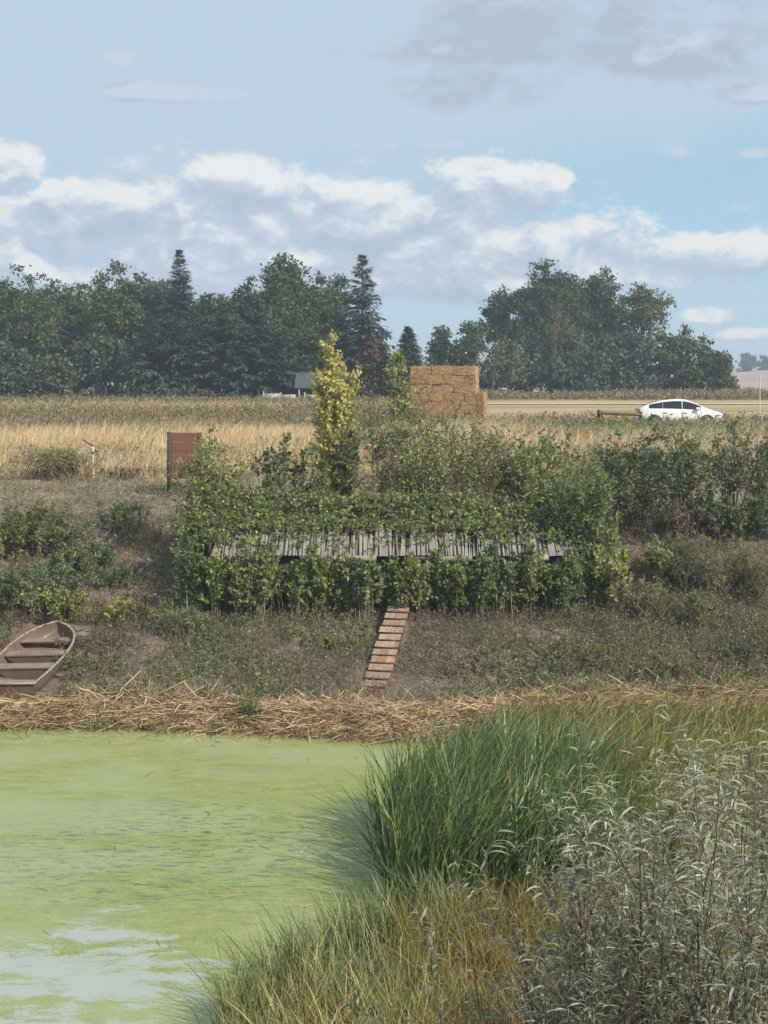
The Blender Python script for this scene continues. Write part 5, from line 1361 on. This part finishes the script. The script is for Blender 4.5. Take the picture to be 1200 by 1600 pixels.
# single cattail clumps leaning out over the water at the left edge of the bed
for i, (pxx, d, hh, lx, lab) in enumerate((
        (600, 23.6, 1.5, -.30, 'cattail clump leaning far left over the green water at the front edge of the bed'),
        (620, 22.0, 1.3, -.38, 'low cattail clump bent left over the open water nearest the orange sedge'),
        (604, 24.6, 1.9, -.12, 'cattail clump standing out at the middle of the left edge of the bed'),
        (622, 25.4, 1.8, -.1, 'cattail clump at the far left end of the bed near the straw shore'),
        (640, 21.2, 1.6, -.08, 'dark upright cattail clump at the near left corner of the bed'))):
    n = 22; x = (pxx - 600) * d / F
    root = empty('cattail_clump', (x, d, 0.0), lab, 'cattails', 'cattail clumps at the edge of the bed')
    P = np.stack([rng.normal(0, .10, n), rng.normal(0, .14, n), np.full(n, -.05)], 1)
    D = unit(np.stack([rng.normal(lx, .16, n), rng.normal(0, .15, n), np.ones(n)], 1))
    B = np.stack([rng.normal(lx, .2, n), rng.normal(0, .15, n), -np.abs(rng.normal(.1, .12, n))], 1)
    for j in range(n):
        mesh_np('blade', *blades(P[j:j+1], D[j:j+1], hh * rng.uniform(.55, 1.0), .022, B[j:j+1], 7), L_['reedgreen'], root)

# green grass at the water's edge in the foreground
shore_y = lambda x: np.interp(x, [-3, -2, -1, .2, 1.2], [15.6, 17.1, 18.7, 20.4, 20.8])
x = rng.uniform(-1.85, 1.0, 250); y = shore_y(x) - np.abs(rng.normal(0, .8, len(x))) + .1
cattails('near_shore_grass', 0, (x, y), rng.uniform(.5, 1.25, len(x)), L_['shoregrass'], wind=(-.05, .0), w=(.012, .026), lean=.12, bend=.16, group=7)
x = rng.uniform(-1.9, 1.0, 50); y = shore_y(x) + rng.uniform(-.2, .35, len(x))
cattails('dark_shore_reeds', 0, (x, y), rng.uniform(.8, 1.3, len(x)), L_['cattail'], wind=(-.12, .0), w=(.012, .022), lean=.14, bend=.2, group=4)
x = rng.uniform(-1.75, .6, 300); y = rng.uniform(14.6, 18.6, len(x)); k = (y < shore_y(x)) & (x > -.108 * y)
cattails('mixed_shore_grass', 0, (x[k], y[k]), rng.uniform(.4, .95, k.sum()), L_['shoregrass'], wind=(-.02, .0), w=(.010, .022), lean=.18, bend=.25, group=8)
x = rng.uniform(.1, 4.8, 800); y = rng.uniform(15.4, 21.2, len(x))
k = y < 20.5 + .5 * vnoise(x, y, .8)
x, y = x[k], y[k]
cattails('orange_sedge', 0, (x, y), rng.uniform(.5, .95, len(x)) * (1 + .3 * vnoise(x, y, .5)), L_['orangegrass'], wind=(.03, .0), w=(.010, .020), lean=.2, bend=.32, group=14)
x = rng.uniform(-2.4, 4.0, 1300); y = rng.uniform(10.5, 17.4, len(x))
k = (y < shore_y(x) - .2) & (x > -.108 * y)
x, y = x[k], y[k]; g = rng.uniform(size=len(x)) < .5
cattails('near_bank_grass', 0, (x[g], y[g]), rng.uniform(.45, 1.0, g.sum()), L_['shoregrass'], wind=(.0, .0), w=(.010, .022), lean=.2, bend=.3, group=10)
cattails('brown_bank_grass', 0, (x[~g], y[~g]), rng.uniform(.4, .9, (~g).sum()), L_['orangegrass'], wind=(.0, .0), w=(.010, .020), lean=.25, bend=.35, group=10)

# silver willow shoots on the near bank
LEAF = []
for q in range(6):
    V, Qq = blades(np.zeros((1, 3)), np.array([[0, 1.0, 0]]), 1.0, .125, np.array([[rng.normal(0, .1), -.15, -.35 - .1 * q / 2]]), 6, 'leaf', np.array([[1.0, 0, 0]]))
    o = mesh_np('leaf', V, Qq, L_['silver'], None, True); LEAF.append(o.data); bpy.data.objects.remove(o)

def willow(label, x, y, h, mat, nleaf, lean=(0, 0), leafL=.10, single=False, group=None, stem='twig', bare=.25, side=3):
    z = float(gz(x, y))
    root = empty('willow_shoot', (x, y, z), label, 'willow', group)
    P = np.array([[0, 0, -.05]]); D = unit(np.array([[lean[0], lean[1], 1.0]])); L = np.array([h]); B = np.array([[lean[0] * .5 + rng.normal(0, .05), rng.normal(0, .05), -.04]])
    A = Acc().add(*stems(P, D, L, .0075, .002, B, 8, 5))
    ts = rng.uniform(.35, .8, side); i0 = np.zeros(side, int)
    Q, T = at(P[i0], D[i0], L[i0], B[i0], ts)
    Ds = unit(T * .9 + rand_dir(side, 0, .5) * .6); Ls = h * rng.uniform(.15, .32, side); Bs = np.stack([rng.normal(0, .1, side), rng.normal(0, .1, side), rng.uniform(0, .15, side)], 1)
    A.add(*stems(Q, Ds, Ls, .004, .0015, Bs, 5, 4))
    A.obj('stem', M[stem], root, True)
    nm = int(nleaf * .6)
    t = np.linspace(bare, 1.0, nm) + rng.normal(0, .006, nm)
    a, ta = at(P[np.zeros(nm, int)], D[np.zeros(nm, int)], L[np.zeros(nm, int)], B[np.zeros(nm, int)], np.clip(t, 0, 1))
    pts, tan = [a], [ta]
    if side:
        j = np.repeat(np.arange(side), max(1, (nleaf - nm) // side)); b, tb = at(Q[j], Ds[j], Ls[j], Bs[j], rng.uniform(.15, 1, len(j))); pts.append(b); tan.append(tb)
    Pp, T = np.concatenate(pts), np.concatenate(tan); n = len(Pp)
    ang = np.arange(n) * 2.4 + rng.normal(0, .4, n)
    hor = np.stack([np.cos(ang), np.sin(ang), np.zeros(n)], 1)
    U = unit(T * rng.uniform(.35, 1.0, (n, 1)) + hor * .9)
    ln = leafL * rng.uniform(.65, 1.2, n)
    if single:
        import mathutils
        for q in range(n):
            o = inst('leaf', LEAF[int(rng.integers(6))], root)
            sx = unit(np.cross(U[q], [0, 0, 1.0])); uz = np.cross(sx, U[q])
            m4 = mathutils.Matrix((sx, U[q], uz)).transposed()
            o.rotation_euler = m4.to_euler(); o.rotation_euler.rotate_axis('Y', rng.normal(0, .5))
            o.location = Pp[q]; o.scale = (ln[q] * 1.1, ln[q], ln[q])
    else:
        S_ = unit(np.cross(U, [[0, 0, 1.0]]) + rand_dir(n) * .45)
        Bv = np.stack([rng.normal(0, .12, n), rng.normal(0, .12, n), -rng.uniform(.25, .75, n)], 1)
        o = mesh_np('foliage', *blades(Pp, U, ln, ln * rng.uniform(.075, .115, n), Bv, 3, 'leaf', S_), L_[mat], root, True); o['kind'] = 'stuff'
    return root

def at_px(pxx, top, d, h=None):
    """plant at distance d whose tip shows at (pxx, top)"""
    x = (pxx - 600) * d / F
    return x, d, CAMZ - (top - HOR) * d / F - float(gz(x, d))
heroes = [(762, 1296, 9.6, (-.05, 0), 'silver willow shoot with curled leaves standing against the dark cattails, leftmost tall one'),
          (850, 1322, 9.2, (.04, 0), 'silver willow shoot right of the leftmost tall one, in front of the cattails'),
          (905, 1330, 8.6, (.08, 0), 'silver willow shoot with drooping leaves low in front of the yellow reeds'),
          (948, 1215, 9.4, (-.03, 0), 'slim silver willow shoot rising at the left of the tall willow stand'),
          (1010, 1140, 9.8, (.02, 0), 'tall silver willow shoot whose tip crosses the yellowing reeds'),
          (1068, 1128, 9.0, (.03, 0), 'tall silver willow shoot left of the two tallest'),
          (1130, 1098, 9.3, (-.02, 0), 'second tallest silver willow shoot, next to the right edge of the photo'),
          (1176, 1066, 8.6, (.02, 0), 'tallest silver willow shoot, at the right edge of the photo'),
          (655, 1470, 10.6, (-.55, 0), 'silver willow shoot bent left low over the water edge grass'),
          (700, 1400, 10.2, (-.12, 0), 'small silver willow shoot left of the orange sedge')]
for p, top, d, lean, lab in heroes:
    x, y, h = at_px(p - lean[0] * 260, top, d)
    willow(lab, x, y, h, 'silver', 84, lean, .125, True, 'silver willow shoots on the near bank', bare=.42, side=2)
def zone(p, tp, look):
    where = ['beside the orange sedge', 'below the green cattails', 'below the yellowing reeds', 'near the right edge of the photo'][int(np.searchsorted([780, 920, 1070], p))]
    size = ['tall', 'middling', 'low'][int(np.searchsorted([1290, 1430], tp))]
    return f'{size} {look} willow shoot in the stand {where}'
tops = lambda p: np.interp(p, [600, 700, 800, 900, 960, 1040, 1120, 1200], [1580, 1530, 1410, 1310, 1230, 1170, 1125, 1095])
for i in range(140):
    p = 1240 - 390 * rng.uniform() ** 1.5; d = rng.uniform(6.2, 10.5)
    tp = tops(p) + rng.uniform(0, 1) ** (1.5 if p < 960 else 2.3) * (1540 - tops(p))
    x, y, h = at_px(p, tp, d)
    if h < .5: continue
    willow(zone(p, tp, 'silver leaved'), x, y, h, 'silver', int(90 + 80 * h / 2), (rng.normal(0, .1), rng.normal(0, .08)), rng.uniform(.095, .145), False, 'crowded silver willow shoots on the near bank', bare=.3, side=4)
for i in range(85):
    p = 1230 - 560 * rng.uniform() ** 1.3; d = rng.uniform(6.5, 11.5)
    tp = np.clip(tops(p) + 90 + rng.uniform() * 180, 1500 - max(0, p - 760) * .45, 1590)
    x, y, h = at_px(p, tp, d)
    if h < .4: continue
    willow(zone(p, tp, 'olive green leaved'), x, y, h, 'olivewillow', int(90 + 80 * h / 2), (rng.normal(0, .14), rng.normal(0, .1)), rng.uniform(.075, .11), False, 'olive willow shoots in the lower right undergrowth', stem='twig', bare=.25, side=5)
# dark bare stems
for p0, p1, top, d, lab in ((960, 905, 1410, 7.0, 'dark brown bare stem leaning left in the undergrowth, middle of the lower right'),
                      (1010, 1000, 1330, 6.8, 'dark upright forked stem in the undergrowth of the lower right'),
                      (1105, 1090, 1440, 6.4, 'thick dark brown dead stem low near the lower right corner'),
                      (1188, 1192, 1250, 7.4, 'dark dead weed stalk with brown seed head at the right edge'),
                      (930, 800, 1440, 7.4, 'long dark arching stem leaning far left over the orange sedge')):
    x, y, h = at_px(p1, top, d); xb = (p0 - 600) * d / F; z = float(gz(xb, y)); h = h + float(gz(x, y)) - z
    root = empty('dead_shrub', (xb, y, z), lab, 'dead stem')
    n = 9; A = Acc().add(*stems(np.zeros((1, 3)), unit(np.array([[(x - xb) / h, 0, 1.0]])), np.array([h]), .011, .004, np.zeros((1, 3)), 6, 6))
    t = rng.uniform(.5, .95, n); P = np.stack([(x - xb) * t, t * 0, h * t], 1)
    D = unit(np.stack([rng.normal(0, .5, n), rng.normal(0, .4, n), np.ones(n)], 1)); Ls = rng.uniform(.12, .35, n)
    A.add(*stems(P, D, Ls, .005, .002, np.zeros((n, 3)), 3, 4)); A.obj('stalk', M['darktwig'], root, True)
    j = np.repeat(np.arange(n), 7); Q, T = at(P[j], D[j], Ls[j], np.zeros((len(j), 3)), rng.uniform(.3, 1, len(j)))
    o = mesh_np('seed_heads', *leaves(Q, unit(T + rand_dir(len(j)) * .6), rand_dir(len(j)), .04, .015), L_['dry'], root); o['kind'] = 'stuff'

# ------------------------------------------------------------------ thin summer haze over the whole place
def build_haze():
    m, k = mat_new('summer_haze')
    v = k.n('ShaderNodeVolumePrincipled')
    v.inputs['Color'].default_value = (0.78, 0.87, 1.0, 1); v.inputs['Density'].default_value = 0.0008
    v.inputs['Anisotropy'].default_value = 0.2
    out = k.n('ShaderNodeOutputMaterial'); k.link(v.outputs[0], out.inputs['Volume'])
    V, Q = box_v(-4100, 4100, -410, 4100, -2.0, 27.0)
    o = mesh_np('haze', V, Q, m); tag(o, kind='stuff')
build_haze()
